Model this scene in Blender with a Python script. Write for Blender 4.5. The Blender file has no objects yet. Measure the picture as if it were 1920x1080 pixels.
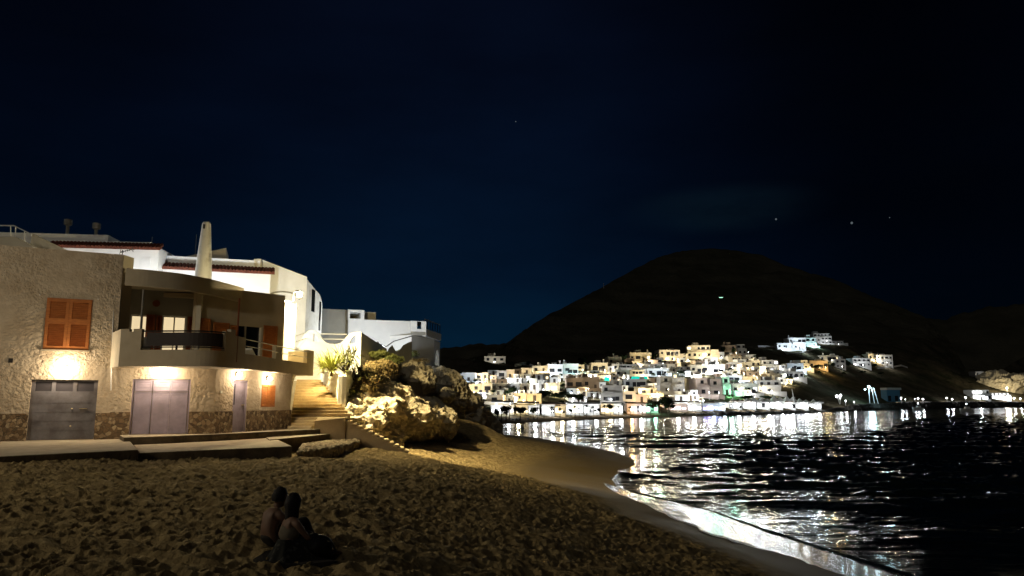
import bpy, bmesh, math, random
import numpy as np
from mathutils import Vector, Matrix, noise as mnoise

# ------------------------------------------------------------------ camera
sc = bpy.context.scene
FPX = 26/36*1920
PIT = math.atan(210/FPX)
CZ = 4.5
cam = bpy.data.objects.new('camera', bpy.data.cameras.new('camera'))
sc.collection.objects.link(cam)
cam.location = (0, 0, CZ)
cam.rotation_euler = (math.pi/2+PIT, 0, 0)
cam.data.lens = 26; cam.data.sensor_width = 36
cam.data.clip_end = 5000; cam.data.clip_start = 0.1
sc.camera = cam
# ------------------------------------------------------------------ night sky
world = bpy.data.worlds.new('World'); sc.world = world; world.use_nodes = True
def setup_world():
    nt = world.node_tree; N = nt.nodes; L = nt.links
    N.clear()
    out = N.new('ShaderNodeOutputWorld'); bg = N.new('ShaderNodeBackground')
    tc = N.new('ShaderNodeTexCoord'); sep = N.new('ShaderNodeSeparateXYZ')
    L.new(tc.outputs['Generated'], sep.inputs[0])
    r1 = N.new('ShaderNodeValToRGB'); L.new(sep.outputs['Z'], r1.inputs[0])
    e = r1.color_ramp.elements
    e[0].position = 0.0; e[0].color = (.0012, .0112, .026, 1)
    e[1].position = .75; e[1].color = (.0012, .0024, .0075, 1)
    for p, c in ((.07, (.0011, .0102, .0245, 1)), (.16, (.0010, .0062, .0180, 1)), (.33, (.0011, .0039, .0125, 1)), (.5, (.0012, .0027, .0085, 1))):
        q = e.new(p); q.color = c
    # azimuth: darker towards the open sea on the right and over the left
    az = N.new('ShaderNodeMath'); az.operation = 'ARCTAN2'
    L.new(sep.outputs['X'], az.inputs[0]); L.new(sep.outputs['Y'], az.inputs[1])
    r2 = N.new('ShaderNodeMapRange'); L.new(az.outputs[0], r2.inputs[0])
    r2.inputs[1].default_value = -.05; r2.inputs[2].default_value = .5
    r2.inputs[3].default_value = 1.0; r2.inputs[4].default_value = .16
    r2.interpolation_type = 'SMOOTHSTEP'
    r3 = N.new('ShaderNodeMapRange'); L.new(az.outputs[0], r3.inputs[0])
    r3.inputs[1].default_value = -.62; r3.inputs[2].default_value = -.1
    r3.inputs[3].default_value = .45; r3.inputs[4].default_value = 1.0
    r3.interpolation_type = 'SMOOTHSTEP'
    ml = N.new('ShaderNodeMath'); ml.operation = 'MULTIPLY'
    L.new(r2.outputs[0], ml.inputs[0]); L.new(r3.outputs[0], ml.inputs[1])
    # thin cloud
    mp = N.new('ShaderNodeMapping'); mp.inputs['Scale'].default_value = (2.2, 2.2, 7)
    L.new(tc.outputs['Generated'], mp.inputs[0])
    nz = N.new('ShaderNodeTexNoise'); nz.inputs['Scale'].default_value = 1.6; nz.inputs['Detail'].default_value = 5
    L.new(mp.outputs[0], nz.inputs['Vector'])
    cr = N.new('ShaderNodeMapRange'); L.new(nz.outputs[0], cr.inputs[0])
    cr.inputs[1].default_value = .3; cr.inputs[2].default_value = .75; cr.inputs[3].default_value = .78; cr.inputs[4].default_value = 1.3
    m2 = N.new('ShaderNodeMath'); m2.operation = 'MULTIPLY'
    L.new(ml.outputs[0], m2.inputs[0]); L.new(cr.outputs[0], m2.inputs[1])
    vm = N.new('ShaderNodeVectorMath'); vm.operation = 'SCALE'
    L.new(r1.outputs[0], vm.inputs[0]); L.new(m2.outputs[0], vm.inputs['Scale'])
    # faint wisp of cloud above the mountain on the right
    nrm = N.new('ShaderNodeVectorMath'); nrm.operation = 'SUBTRACT'
    nrm.inputs[1].default_value = (.27, .93, .245)
    L.new(tc.outputs['Generated'], nrm.inputs[0])
    sc3 = N.new('ShaderNodeVectorMath'); sc3.operation = 'MULTIPLY'; sc3.inputs[1].default_value = (7, 2, 26)
    L.new(nrm.outputs[0], sc3.inputs[0])
    ln = N.new('ShaderNodeVectorMath'); ln.operation = 'LENGTH'; L.new(sc3.outputs[0], ln.inputs[0])
    wr = N.new('ShaderNodeMapRange'); wr.interpolation_type = 'SMOOTHSTEP'
    wr.inputs[1].default_value = .1; wr.inputs[2].default_value = 1.0; wr.inputs[3].default_value = 1; wr.inputs[4].default_value = 0
    L.new(ln.outputs['Value'], wr.inputs[0])
    n2 = N.new('ShaderNodeTexNoise'); n2.inputs['Scale'].default_value = 5; n2.inputs['Detail'].default_value = 6
    L.new(mp.outputs[0], n2.inputs['Vector'])
    w2 = N.new('ShaderNodeMath'); w2.operation = 'MULTIPLY'; L.new(wr.outputs[0], w2.inputs[0]); L.new(n2.outputs[0], w2.inputs[1])
    wc = N.new('ShaderNodeVectorMath'); wc.operation = 'SCALE'; wc.inputs[0].default_value = (.003, .008, .011)
    L.new(w2.outputs[0], wc.inputs['Scale'])
    ad = N.new('ShaderNodeVectorMath'); ad.operation = 'ADD'
    L.new(vm.outputs[0], ad.inputs[0]); L.new(wc.outputs[0], ad.inputs[1])
    L.new(ad.outputs[0], bg.inputs[0]); bg.inputs[1].default_value = 1
    L.new(bg.outputs[0], out.inputs[0])
setup_world()
sc.view_settings.view_transform = 'Standard'; sc.view_settings.look = 'None'
sc.view_settings.exposure = 0; sc.view_settings.gamma = 1
sc.render.engine = 'CYCLES'
try: sc.cycles.use_light_tree = True
except Exception: pass

# faint sun lamp added as fill from behind the camera, lifting the hills
moon = bpy.data.objects.new('moon', bpy.data.lights.new('moon', 'SUN')); COL0 = sc.collection; COL0.objects.link(moon)
moon.data.energy = .10; moon.data.angle = .2; moon.data.color = (1, .95, .86); moon.rotation_euler = (math.radians(50), 0, math.radians(-25))
# light colours and powers (watts)
C_WARM = (1, .80, .55); C_STREET = (1, .82, .44)
P_WALL = 130; P_STREET = 3400; P_SIDE_FILL = 2700; P_LANE_FILL = 760

# ------------------------------------------------------------------ projection helpers
_c, _s = math.cos(PIT), math.sin(PIT)
def ray(u, v):
    a = (u-960)/FPX; b = (540-v)/FPX
    return Vector((a, _c-b*_s, _s+b*_c))
def at(u, v, Y):
    r = ray(u, v); k = Y/r.y
    return Vector((r.x*k, Y, CZ+r.z*k))
def gz(u, v, z):
    r = ray(u, v); k = (z-CZ)/r.z
    return Vector((r.x*k, r.y*k, z))
def interp(x, pts):
    xs = [p[0] for p in pts]; ys = [p[1] for p in pts]
    return float(np.interp(x, xs, ys))
COL = sc.collection

# ------------------------------------------------------------------ mesh builder
class MB:
    def __init__(s): s.v = []; s.f = []; s.m = []
    def add(s, vs, fs, mi=0):
        k = len(s.v); s.v += [tuple(p) for p in vs]
        for f in fs: s.f.append(tuple(i+k for i in f)); s.m.append(mi)
    def hexa(s, p, mi=0):   # 8 points: bottom 4 ccw, top 4 ccw
        s.add(p, [(3,2,1,0),(4,5,6,7),(0,1,5,4),(1,2,6,5),(2,3,7,6),(3,0,4,7)], mi)
    def box(s, a, b, mi=0):
        x0,y0,z0 = [min(a[i],b[i]) for i in range(3)]; x1,y1,z1 = [max(a[i],b[i]) for i in range(3)]
        s.hexa([(x0,y0,z0),(x1,y0,z0),(x1,y1,z0),(x0,y1,z0),(x0,y0,z1),(x1,y0,z1),(x1,y1,z1),(x0,y1,z1)], mi)
    def prism(s, poly, z0, z1, mi=0):   # poly: plan points; z0/z1 numbers or lists
        n = len(poly)
        a = z0 if isinstance(z0, (list, tuple)) else [z0]*n
        b = z1 if isinstance(z1, (list, tuple)) else [z1]*n
        area = sum(poly[i][0]*poly[(i+1)%n][1]-poly[(i+1)%n][0]*poly[i][1] for i in range(n))
        idx = list(range(n)) if area > 0 else list(range(n))[::-1]
        vs = [(poly[i][0], poly[i][1], a[i]) for i in idx]+[(poly[i][0], poly[i][1], b[i]) for i in idx]
        fs = [tuple(range(n))[::-1], tuple(range(n, 2*n))]+[(i, (i+1)%n, (i+1)%n+n, i+n) for i in range(n)]
        s.add(vs, fs, mi)
    def tube(s, pts, r, n=8, mi=0, cap=True):
        pts = [Vector(p) for p in pts]; rs = r if isinstance(r, (list, tuple)) else [r]*len(pts)
        vs = []
        for i, p in enumerate(pts):
            d = (pts[min(i+1, len(pts)-1)]-pts[max(i-1, 0)]).normalized()
            a = d.orthogonal().normalized() if i == 0 else (a-d*a.dot(d)).normalized()
            b = d.cross(a)
            for k in range(n):
                t = 2*math.pi*k/n; vs.append(p+(a*math.cos(t)+b*math.sin(t))*rs[i])
        fs = [(i*n+k, i*n+(k+1)%n, (i+1)*n+(k+1)%n, (i+1)*n+k) for i in range(len(pts)-1) for k in range(n)]
        if cap: fs += [tuple(range(n))[::-1], tuple((len(pts)-1)*n+k for k in range(n))]
        s.add(vs, fs, mi)
    def ball(s, c, r, n=12, m=8, mi=0):
        c = Vector(c); rr = r if isinstance(r, (list, tuple)) else (r, r, r)
        vs = [c+Vector((0,0,-rr[2]))]; fs = []
        for j in range(1, m):
            t = -math.pi/2+math.pi*j/m
            for k in range(n):
                a = 2*math.pi*k/n
                vs.append(c+Vector((rr[0]*math.cos(t)*math.cos(a), rr[1]*math.cos(t)*math.sin(a), rr[2]*math.sin(t))))
        vs.append(c+Vector((0,0,rr[2])))
        for k in range(n):
            fs.append((0, 1+(k+1)%n, 1+k)); fs.append((len(vs)-1, 1+(m-2)*n+k, 1+(m-2)*n+(k+1)%n))
        for j in range(m-2):
            for k in range(n):
                fs.append((1+j*n+k, 1+j*n+(k+1)%n, 1+(j+1)*n+(k+1)%n, 1+(j+1)*n+k))
        s.add(vs, fs, mi)
    def mesh(s, name, off=(0,0,0), smooth=False):
        me = bpy.data.meshes.new(name)
        o = Vector(off)
        me.from_pydata([tuple(Vector(p)-o) for p in s.v], [], s.f)
        if smooth: me.polygons.foreach_set('use_smooth', [True]*len(me.polygons))
        if any(s.m): me.polygons.foreach_set('material_index', s.m)
        me.update(); return me
    def build(s, name, mat, parent=None, smooth=False, at_=None, bevel=0):
        root = parent
        off = Vector((0,0,0))
        if parent is not None:
            while root.parent: root = root.parent
            off = Vector(root.location)
        elif at_ is not None: off = Vector(at_)
        me = s.mesh(name, off, smooth)
        for m in (mat if isinstance(mat, (list, tuple)) else [mat]): me.materials.append(m)
        o = bpy.data.objects.new(name, me); COL.objects.link(o)
        if parent is not None: o.parent = parent
        else: o.location = off
        if bevel:
            b = o.modifiers.new('bevel', 'BEVEL'); b.width = bevel; b.segments = 2; b.limit_method = 'ANGLE'
        return o
def tag(o, label=None, cat=None, group=None, kind=None):
    if label: o['label'] = label
    if cat: o['category'] = cat
    if group: o['group'] = group
    if kind: o['kind'] = kind
    return o
def empty(name, loc, label=None, cat=None, group=None):
    o = bpy.data.objects.new(name, None); COL.objects.link(o); o.location = loc; o.empty_display_size = .3
    return tag(o, label, cat, group)
def light(kind, loc, power, col, parent, radius=.08, name='light_source'):
    ld = bpy.data.lights.new(name, kind); ld.energy = power; ld.color = col
    ld.shadow_soft_size = radius
    o = bpy.data.objects.new(name, ld); COL.objects.link(o)
    root = parent; off = Vector((0,0,0))
    if parent is not None:
        while root.parent: root = root.parent
        off = Vector(root.location); o.parent = parent
    o.location = Vector(loc)-off
    return o

def resample(pts, n, sm=0):
    for _ in range(sm):
        q_ = [pts[0]]
        for a, b in zip(pts[:-1], pts[1:]): q_ += [a.lerp(b, .25), a.lerp(b, .75)]
        pts = q_+[pts[-1]]
    L = [0]
    for i in range(1, len(pts)): L.append(L[-1]+(pts[i]-pts[i-1]).length)
    out = []
    for k in range(n):
        s_ = L[-1]*k/(n-1); i = max(j for j in range(len(L)) if L[j] <= s_+1e-9); i = min(i, len(pts)-2)
        f = (s_-L[i])/(L[i+1]-L[i]); out.append(pts[i].lerp(pts[i+1], f))
    return out

class Frame:   # a vertical wall plane through two plan points (left, right as seen from outside)
    def __init__(s, a, b):
        s.a = Vector((a[0], a[1], 0)); s.b = Vector((b[0], b[1], 0))
        s.L = (s.b-s.a).length; s.e = (s.b-s.a)/s.L
        s.n = Vector((s.e.y, -s.e.x, 0))
    def P(s, t, z, d=0): return s.a+s.e*t+s.n*d+Vector((0,0,z))
    def hit(s, u, v, d=0):   # pixel -> (t, z) on the plane offset d
        r = ray(u, v); o = Vector((0,0,CZ)); q = s.a+s.n*d
        k = (q-o).dot(s.n)/r.dot(s.n); p = o+r*k
        return (p-s.a).dot(s.e), p.z
    def box(s, mb, t0, t1, z0, z1, d0, d1, mi=0):
        mb.hexa([s.P(t0,z0,d1),s.P(t1,z0,d1),s.P(t1,z0,d0),s.P(t0,z0,d0),s.P(t0,z1,d1),s.P(t1,z1,d1),s.P(t1,z1,d0),s.P(t0,z1,d0)], mi)
    def wall(s, mb, t0, t1, z0, z1, holes, depth=.35, mi=0, top=None, d=0):
        ts = sorted(set([t0,t1]+[h[0] for h in holes]+[h[1] for h in holes]))
        zs = sorted(set([z0,z1]+[h[2] for h in holes]+[h[3] for h in holes]))
        inh = lambda t,z: any(h[0]<t<h[1] and h[2]<z<h[3] for h in holes)
        q = lambda pts: mb.add(pts, [(0,1,2,3)], mi)
        Pd = lambda t,z,dd: s.P(t,z,dd+d)
        for i in range(len(ts)-1):
            for j in range(len(zs)-1):
                a,b,c,e_ = ts[i],ts[i+1],zs[j],zs[j+1]
                if inh((a+b)/2,(c+e_)/2): continue
                q([Pd(a,c,0),Pd(b,c,0),Pd(b,e_,0),Pd(a,e_,0)])
                q([Pd(b,c,-depth),Pd(a,c,-depth),Pd(a,e_,-depth),Pd(b,e_,-depth)])
        for h in holes+[None]:
            if h is None:
                a,b,c,e_ = t0,t1,z0,z1
                q([Pd(a,e_,0),Pd(b,e_,0),Pd(b,e_,-depth),Pd(a,e_,-depth)])
                q([Pd(a,c,-depth),Pd(b,c,-depth),Pd(b,c,0),Pd(a,c,0)])
                q([Pd(a,c,-depth),Pd(a,c,0),Pd(a,e_,0),Pd(a,e_,-depth)])
                q([Pd(b,c,0),Pd(b,c,-depth),Pd(b,e_,-depth),Pd(b,e_,0)])
            else:
                a,b,c,e_ = h
                q([Pd(a,e_,-depth),Pd(b,e_,-depth),Pd(b,e_,0),Pd(a,e_,0)])
                q([Pd(a,c,0),Pd(b,c,0),Pd(b,c,-depth),Pd(a,c,-depth)])
                q([Pd(a,c,0),Pd(a,c,-depth),Pd(a,e_,-depth),Pd(a,e_,0)])
                q([Pd(b,c,-depth),Pd(b,c,0),Pd(b,e_,0),Pd(b,e_,-depth)])

# ------------------------------------------------------------------ materials
def mat(name, col, rough=.8, col2=None, scale=3, bump=0, bscale=20, bdist=.02, emit=None, estr=0, detail=6, metal=0, thr=(.35,.65), voro=False, spec=.3, stretch=None, coords='Object'):
    m = bpy.data.materials.new(name); m.use_nodes = True
    nt = m.node_tree; N = nt.nodes; L = nt.links
    b = N['Principled BSDF']; b.inputs['Base Color'].default_value = (*col, 1)
    b.inputs['Roughness'].default_value = rough; b.inputs['Metallic'].default_value = metal
    b.inputs['Specular IOR Level'].default_value = spec
    tc = N.new('ShaderNodeTexCoord'); src = tc.outputs[coords]
    if stretch:
        mp = N.new('ShaderNodeMapping'); mp.inputs['Scale'].default_value = stretch
        L.new(src, mp.inputs[0]); src = mp.outputs[0]
    if col2:
        nz = N.new('ShaderNodeTexNoise'); nz.inputs['Scale'].default_value = scale; nz.inputs['Detail'].default_value = detail
        nz.inputs['Roughness'].default_value = .62
        L.new(src, nz.inputs['Vector'])
        r = N.new('ShaderNodeValToRGB'); r.color_ramp.elements[0].position = thr[0]; r.color_ramp.elements[1].position = thr[1]
        r.color_ramp.elements[0].color = (*col, 1); r.color_ramp.elements[1].color = (*col2, 1)
        L.new(nz.outputs[0], r.inputs[0]); L.new(r.outputs[0], b.inputs['Base Color'])
    if bump:
        n2 = N.new('ShaderNodeTexNoise'); n2.inputs['Scale'].default_value = bscale; n2.inputs['Detail'].default_value = 5
        L.new(src, n2.inputs['Vector'])
        h = n2.outputs[0]
        if voro:
            vo = N.new('ShaderNodeTexVoronoi'); vo.inputs['Scale'].default_value = bscale*.6; vo.feature = 'SMOOTH_F1'
            mx = N.new('ShaderNodeMix'); mx.data_type = 'VECTOR'; mx.inputs[0].default_value = .12
            L.new(src, mx.inputs[4]); L.new(n2.outputs['Color'], mx.inputs[5])
            L.new(mx.outputs[1], vo.inputs['Vector'])
            ad = N.new('ShaderNodeMath'); L.new(n2.outputs[0], ad.inputs[0]); L.new(vo.outputs[0], ad.inputs[1]); h = ad.outputs[0]
        bp = N.new('ShaderNodeBump'); bp.inputs['Strength'].default_value = bump; bp.inputs['Distance'].default_value = bdist
        L.new(h, bp.inputs['Height']); L.new(bp.outputs[0], b.inputs['Normal'])
    if emit:
        b.inputs['Emission Color'].default_value = (*emit, 1); b.inputs['Emission Strength'].default_value = estr
    return m
M = {}
M['stucco'] = mat('roughcast_stucco', (.42,.335,.23), .95, (.54,.45,.33), 1.6, 1.0, 13, .06, voro=True)
def vary_bump(m):
    N = m.node_tree.nodes; L = m.node_tree.links; bp = [n for n in N if n.type == 'BUMP'][0]
    tc = [n for n in N if n.type == 'TEX_COORD'][0]; nz = N.new('ShaderNodeTexNoise'); nz.inputs['Scale'].default_value = .55; nz.inputs['Detail'].default_value = 3
    L.new(tc.outputs['Object'], nz.inputs['Vector']); mr = N.new('ShaderNodeMapRange'); mr.inputs[1].default_value = .38; mr.inputs[2].default_value = .62; mr.inputs[3].default_value = .25; mr.inputs[4].default_value = 1.1
    L.new(nz.outputs[0], mr.inputs[0]); L.new(mr.outputs[0], bp.inputs['Strength'])
vary_bump(M['stucco'])
M['smooth'] = mat('smooth_render', (.38,.32,.22), .9, (.46,.39,.28), .9, .35, 30, .01)
M['cream'] = mat('cream_paint', (.66,.60,.46), .85, (.58,.52,.40), 1.2, .3, 25, .01)
M['white'] = mat('white_limewash', (.74,.74,.73), .85, (.80,.80,.79), 1.1, .3, 18, .012)
M['whitew'] = mat('white_weathered', (.74,.72,.64), .88, (.50,.47,.38), 1.4, .4, 16, .012, thr=(.48,.72))
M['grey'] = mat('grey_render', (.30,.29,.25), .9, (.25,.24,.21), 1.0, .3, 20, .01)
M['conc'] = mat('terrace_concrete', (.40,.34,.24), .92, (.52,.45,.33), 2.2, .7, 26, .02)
M['conc_shade'] = mat('shaded_concrete', (.07,.052,.03), .95, (.15,.115,.07), 2.2, .8, 14, .03)  # terrace fronts: shade put into a darker concrete colour
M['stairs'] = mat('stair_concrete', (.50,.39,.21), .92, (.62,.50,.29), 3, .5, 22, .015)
M['riser_shade'] = mat('stair_riser_shaded', (.27,.19,.095), .92, (.36,.26,.13), 3, .6, 14, .02)  # risers darkened in colour, shade painted against the lit treads
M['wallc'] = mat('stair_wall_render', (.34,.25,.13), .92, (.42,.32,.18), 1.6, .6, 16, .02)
M['rubble'] = mat('rubble_concrete', (.20,.155,.09), .95, (.42,.34,.22), 3.5, 1, 9, .08, voro=True)
M['orange'] = mat('varnished_wood', (.50,.18,.045), .55, (.34,.11,.03), 5, .3, 30, .004, stretch=(1,1,6))
M['wood'] = mat('dark_wood', (.22,.06,.015), .55, (.15,.04,.01), 5, .3, 30, .004)
M['purple'] = mat('lilac_grey_paint', (.32,.27,.34), .5, (.22,.185,.225), 2.4, .15, 8, .006)
M['garage'] = mat('grey_door_paint', (.165,.155,.165), .5, (.09,.08,.08), 2.0, .2, 10, .006)
M['garagep'] = mat('dark_door_glass', (.055,.05,.055), .3)
M['metalw'] = mat('white_metal', (.7,.7,.68), .4, metal=.2)
M['metald'] = mat('dark_metal', (.03,.027,.024), .5, metal=.3)
M['metalg'] = mat('grey_metal', (.32,.31,.28), .4, metal=.6)
M['glassd'] = mat('dark_glass', (.012,.013,.014), .1, spec=.6)
M['panel'] = mat('smoked_panel', (.035,.028,.024), .6, spec=.2)
M['tile'] = mat('terracotta', (.19,.06,.035), .85, (.10,.03,.018), 6, .5, 20, .01)
M['litwin'] = mat('lit_curtain', (.8,.7,.5), .9, (.72,.6,.42), 2, emit=(1,.80,.48), estr=.75)
M['bulb'] = mat('lamp_bulb', (1,1,1), .5, emit=(1,.90,.70), estr=28)
M['sbulb'] = mat('street_lamp_bulb', (1,1,1), .5, emit=(1,.86,.48), estr=45)
M['brass'] = mat('brass', (.6,.5,.3), .35, metal=.8)
M['rock'] = mat('limestone', (.66,.57,.39), .95, (.36,.29,.17), 1.1, 1, 5, .13, voro=True, detail=9, thr=(.50,.72))
M['soil'] = mat('hill_soil', (.14,.11,.07), .95, (.09,.08,.045), .9, .8, 3, .1)
M['leafa'] = mat('agave_leaf', (.30,.30,.07), .5, (.17,.20,.04), 3)
M['leafg'] = mat('shrub_leaf', (.10,.105,.022), .7, (.055,.065,.015), 2)
M['leafb'] = mat('dry_leaf', (.26,.19,.075), .8, (.14,.105,.04), 2)
M['twig'] = mat('twig', (.12,.08,.04), .9)
M['leafd'] = mat('tree_leaf', (.018,.030,.012), .8, (.010,.018,.008), .3, spec=.05)
M['trunk'] = mat('bark', (.09,.065,.04), .95, (.05,.035,.02), 4, .6, 8, .03)
M['hill'] = mat('mountain_scrub', (.115,.105,.07), 1, (.06,.058,.038), .02, .8, .2, 3, spec=0)
M['slope'] = mat('town_slope', (.10,.082,.055), 1, (.035,.04,.022), .07, .8, .3, 1.2, spec=0)
M['fbeach'] = mat('far_sand', (.10,.08,.055), 1, spec=0)
M['bwater'] = mat('breakwater_rock', (.045,.042,.036), .95, (.025,.025,.02), .5, 1, 1, .5)
M['skin'] = mat('skin', (.19,.11,.07), .6)
M['hair'] = mat('dark_hair', (.008,.006,.005), .7, (.014,.010,.008), 20, .6, 60, .005, stretch=(1,1,.1))
M['shirt'] = mat('pale_cloth', (.17,.145,.10), .9, (.12,.10,.07), 6, .5, 12, .02)
M['dress'] = mat('dark_patterned_cloth', (.015,.016,.013), .9, (.06,.06,.05), 14, .6, 9, .03, thr=(.55,.6))
M['trouser'] = mat('dark_cloth', (.03,.025,.02), .9, (.02,.018,.015), 6, .5, 12, .02)
M['bag'] = mat('black_bag', (.008,.008,.008), .7, bump=.5, bscale=10, bdist=.02)
M['string'] = mat('plinth_base', (.2,.15,.1))
def stone_plinth():
    m = bpy.data.materials.new('stone_cladding'); m.use_nodes = True
    N = m.node_tree.nodes; L = m.node_tree.links; b = N['Principled BSDF']; b.inputs['Roughness'].default_value = .9
    tc = N.new('ShaderNodeTexCoord'); nz = N.new('ShaderNodeTexNoise'); nz.inputs['Scale'].default_value = 3
    L.new(tc.outputs['Object'], nz.inputs['Vector'])
    mx = N.new('ShaderNodeMix'); mx.data_type = 'VECTOR'; mx.inputs[0].default_value = .10
    L.new(tc.outputs['Object'], mx.inputs[4]); L.new(nz.outputs['Color'], mx.inputs[5])
    vo = N.new('ShaderNodeTexVoronoi'); vo.inputs['Scale'].default_value = 7.5; L.new(mx.outputs[1], vo.inputs['Vector'])
    ve = N.new('ShaderNodeTexVoronoi'); ve.inputs['Scale'].default_value = 7.5; ve.feature = 'DISTANCE_TO_EDGE'; L.new(mx.outputs[1], ve.inputs['Vector'])
    r = N.new('ShaderNodeValToRGB'); e = r.color_ramp.elements
    e[0].color = (.10,.06,.028,1); e[1].color = (.42,.32,.19,1); q = e.new(.45); q.color = (.22,.14,.07,1)
    sp = N.new('ShaderNodeSeparateColor'); L.new(vo.outputs['Color'], sp.inputs[0]); L.new(sp.outputs[0], r.inputs[0])
    st = N.new('ShaderNodeMapRange'); st.inputs[1].default_value = .01; st.inputs[2].default_value = .06; L.new(ve.outputs[0], st.inputs[0])
    m2 = N.new('ShaderNodeMix'); m2.data_type = 'RGBA'; m2.inputs[6].default_value = (.11,.08,.045,1)
    L.new(st.outputs[0], m2.inputs[0]); L.new(r.outputs[0], m2.inputs[7]); L.new(m2.outputs[2], b.inputs['Base Color'])
    n3 = N.new('ShaderNodeTexNoise'); n3.inputs['Scale'].default_value = 14; L.new(tc.outputs['Object'], n3.inputs['Vector'])
    ad = N.new('ShaderNodeMath'); L.new(st.outputs[0], ad.inputs[0]); L.new(n3.outputs[0], ad.inputs[1])
    bp = N.new('ShaderNodeBump'); bp.inputs['Strength'].default_value = .9; bp.inputs['Distance'].default_value = .05
    L.new(ad.outputs[0], bp.inputs['Height']); L.new(bp.outputs[0], b.inputs['Normal'])
    return m
M['plinth'] = stone_plinth()

# ------------------------------------------------------------------ numpy noise
def vnoise(x, y, seed=0):
    xi = np.floor(x).astype(np.int64); yi = np.floor(y).astype(np.int64)
    fx = x-xi; fy = y-yi; fx = fx*fx*(3-2*fx); fy = fy*fy*(3-2*fy)
    def h(a, b):
        n = (a*374761393+b*668265263+seed*974711) & 0x7fffffff
        n = ((n ^ (n >> 13))*1274126177) & 0x7fffffff
        n = n ^ (n >> 16)
        return (n & 0xffff)/65535.0
    return (h(xi,yi)*(1-fx)+h(xi+1,yi)*fx)*(1-fy)+(h(xi,yi+1)*(1-fx)+h(xi+1,yi+1)*fx)*fy
def fbm(x, y, o=4, seed=0):
    s = 0; a = .5
    for i in range(o):
        s = s+a*vnoise(x*2**i+i*17.3, y*2**i+i*9.1, seed+i); a *= .5
    return s
def grid_mesh(name, X, Y, Z, mat_, smooth=True, attr=None):
    r, c = X.shape
    me = bpy.data.meshes.new(name)
    co = np.stack([X, Y, Z], -1).reshape(-1, 3).astype(np.float32)
    me.vertices.add(r*c); me.vertices.foreach_set('co', co.ravel())
    i = np.arange((r-1)*(c-1)); a = (i//(c-1))*c+i % (c-1)
    q = np.stack([a, a+1, a+c+1, a+c], -1).astype(np.int32)
    me.loops.add(q.size); me.loops.foreach_set('vertex_index', q.ravel())
    me.polygons.add(len(q)); me.polygons.foreach_set('loop_start', np.arange(0, q.size, 4, dtype=np.int32))
    me.polygons.foreach_set('loop_total', np.full(len(q), 4, dtype=np.int32))
    me.update(calc_edges=True)
    if smooth: me.polygons.foreach_set('use_smooth', np.ones(len(q), dtype=bool))
    if attr:
        for k, val in attr.items():
            at_ = me.attributes.new(k, 'FLOAT', 'POINT'); at_.data.foreach_set('value', val.ravel().astype(np.float32))
    me.materials.append(mat_)
    o = bpy.data.objects.new(name, me); COL.objects.link(o); return o

# ------------------------------------------------------------------ beach sand
SHORE = [(22,-30),(15,0),(12.4,8),(11.4,14),(10.6,19),(9.75,22.5),(9.0,26),(8.2,31),(6.6,36),(5.2,39.5),(5.7,44),(7.1,48.6),(8.6,53),(9.3,58),(9.0,66),(6.6,78),(2.5,90),(-4,101),(-14,110),(-40,118)]
def shore_dist(X, Y):   # + inland, - seaward
    best = np.full(X.shape, 1e9); sign = np.ones(X.shape)
    for (ax, ay), (bx, by) in zip(SHORE[:-1], SHORE[1:]):
        dx, dy = bx-ax, by-ay; L2 = dx*dx+dy*dy
        t = np.clip(((X-ax)*dx+(Y-ay)*dy)/L2, 0, 1)
        qx, qy = X-(ax+t*dx), Y-(ay+t*dy); d = np.hypot(qx, qy)
        side = np.where((dx*(Y-ay)-dy*(X-ax)) > 0, 1., -1.)
        upd = d < best; best = np.where(upd, d, best); sign = np.where(upd, side, sign)
    return best*sign
PROF = [(-40,-3),(-8,-.9),(0,0),(1.2,.17),(2.6,.41),(5,.74),(8,1.28),(11,1.95),(14,2.40),(24,2.80),(60,3.0)]
def sand_z(X, Y, fine=True):
    X = np.asarray(X, float); Y = np.asarray(Y, float)
    d = shore_dist(X, Y)+(fbm(X/5, Y/5, 3, 5)-.45)*1.6*np.clip((Y-4)/20, 0, 1)
    z = np.interp(d, [p[0] for p in PROF], [p[1] for p in PROF])
    far = np.clip((Y-40)/25, 0, 1)
    z = z-far*np.clip(z-.2, 0, 9)*.28
    z = z+(fbm(X/3.2, Y/3.2, 3, 9)-.45)*.35*np.clip(d/10, 0, 1)
    # low mound of sand by the foot of the rock
    z = z+1.15*np.exp(-(((X+3.6)/3.3)**2+((Y-57)/3.4)**2))
    z = z-.22*np.exp(-(((X+7.6)/3.6)**2+((Y-29.5)/4.0)**2))
    if fine:
        m = np.clip((d-5.0)/1.6, 0, 1)*np.clip(1.25-(Y-10)/75, 0.12, 1)
        m = np.maximum(m, .4*np.clip((Y-46)/6, 0, 1)*np.clip((d-1.5)/1.5, 0, 1))
        f = (1-np.abs(2*vnoise(X/.23+2.5*vnoise(X/.9,Y/.9,3), Y/.20, 21)-1))*.066+(1-np.abs(2*vnoise(X/.14+2*vnoise(X/.6,Y/.6,4), Y/.13, 31)-1))*.045+vnoise(X/.085, Y/.08, 51)*.014+vnoise(X/.8, Y/.7, 41)*.06
        z = z+(f-.08)*m*1.75
    return z
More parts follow.
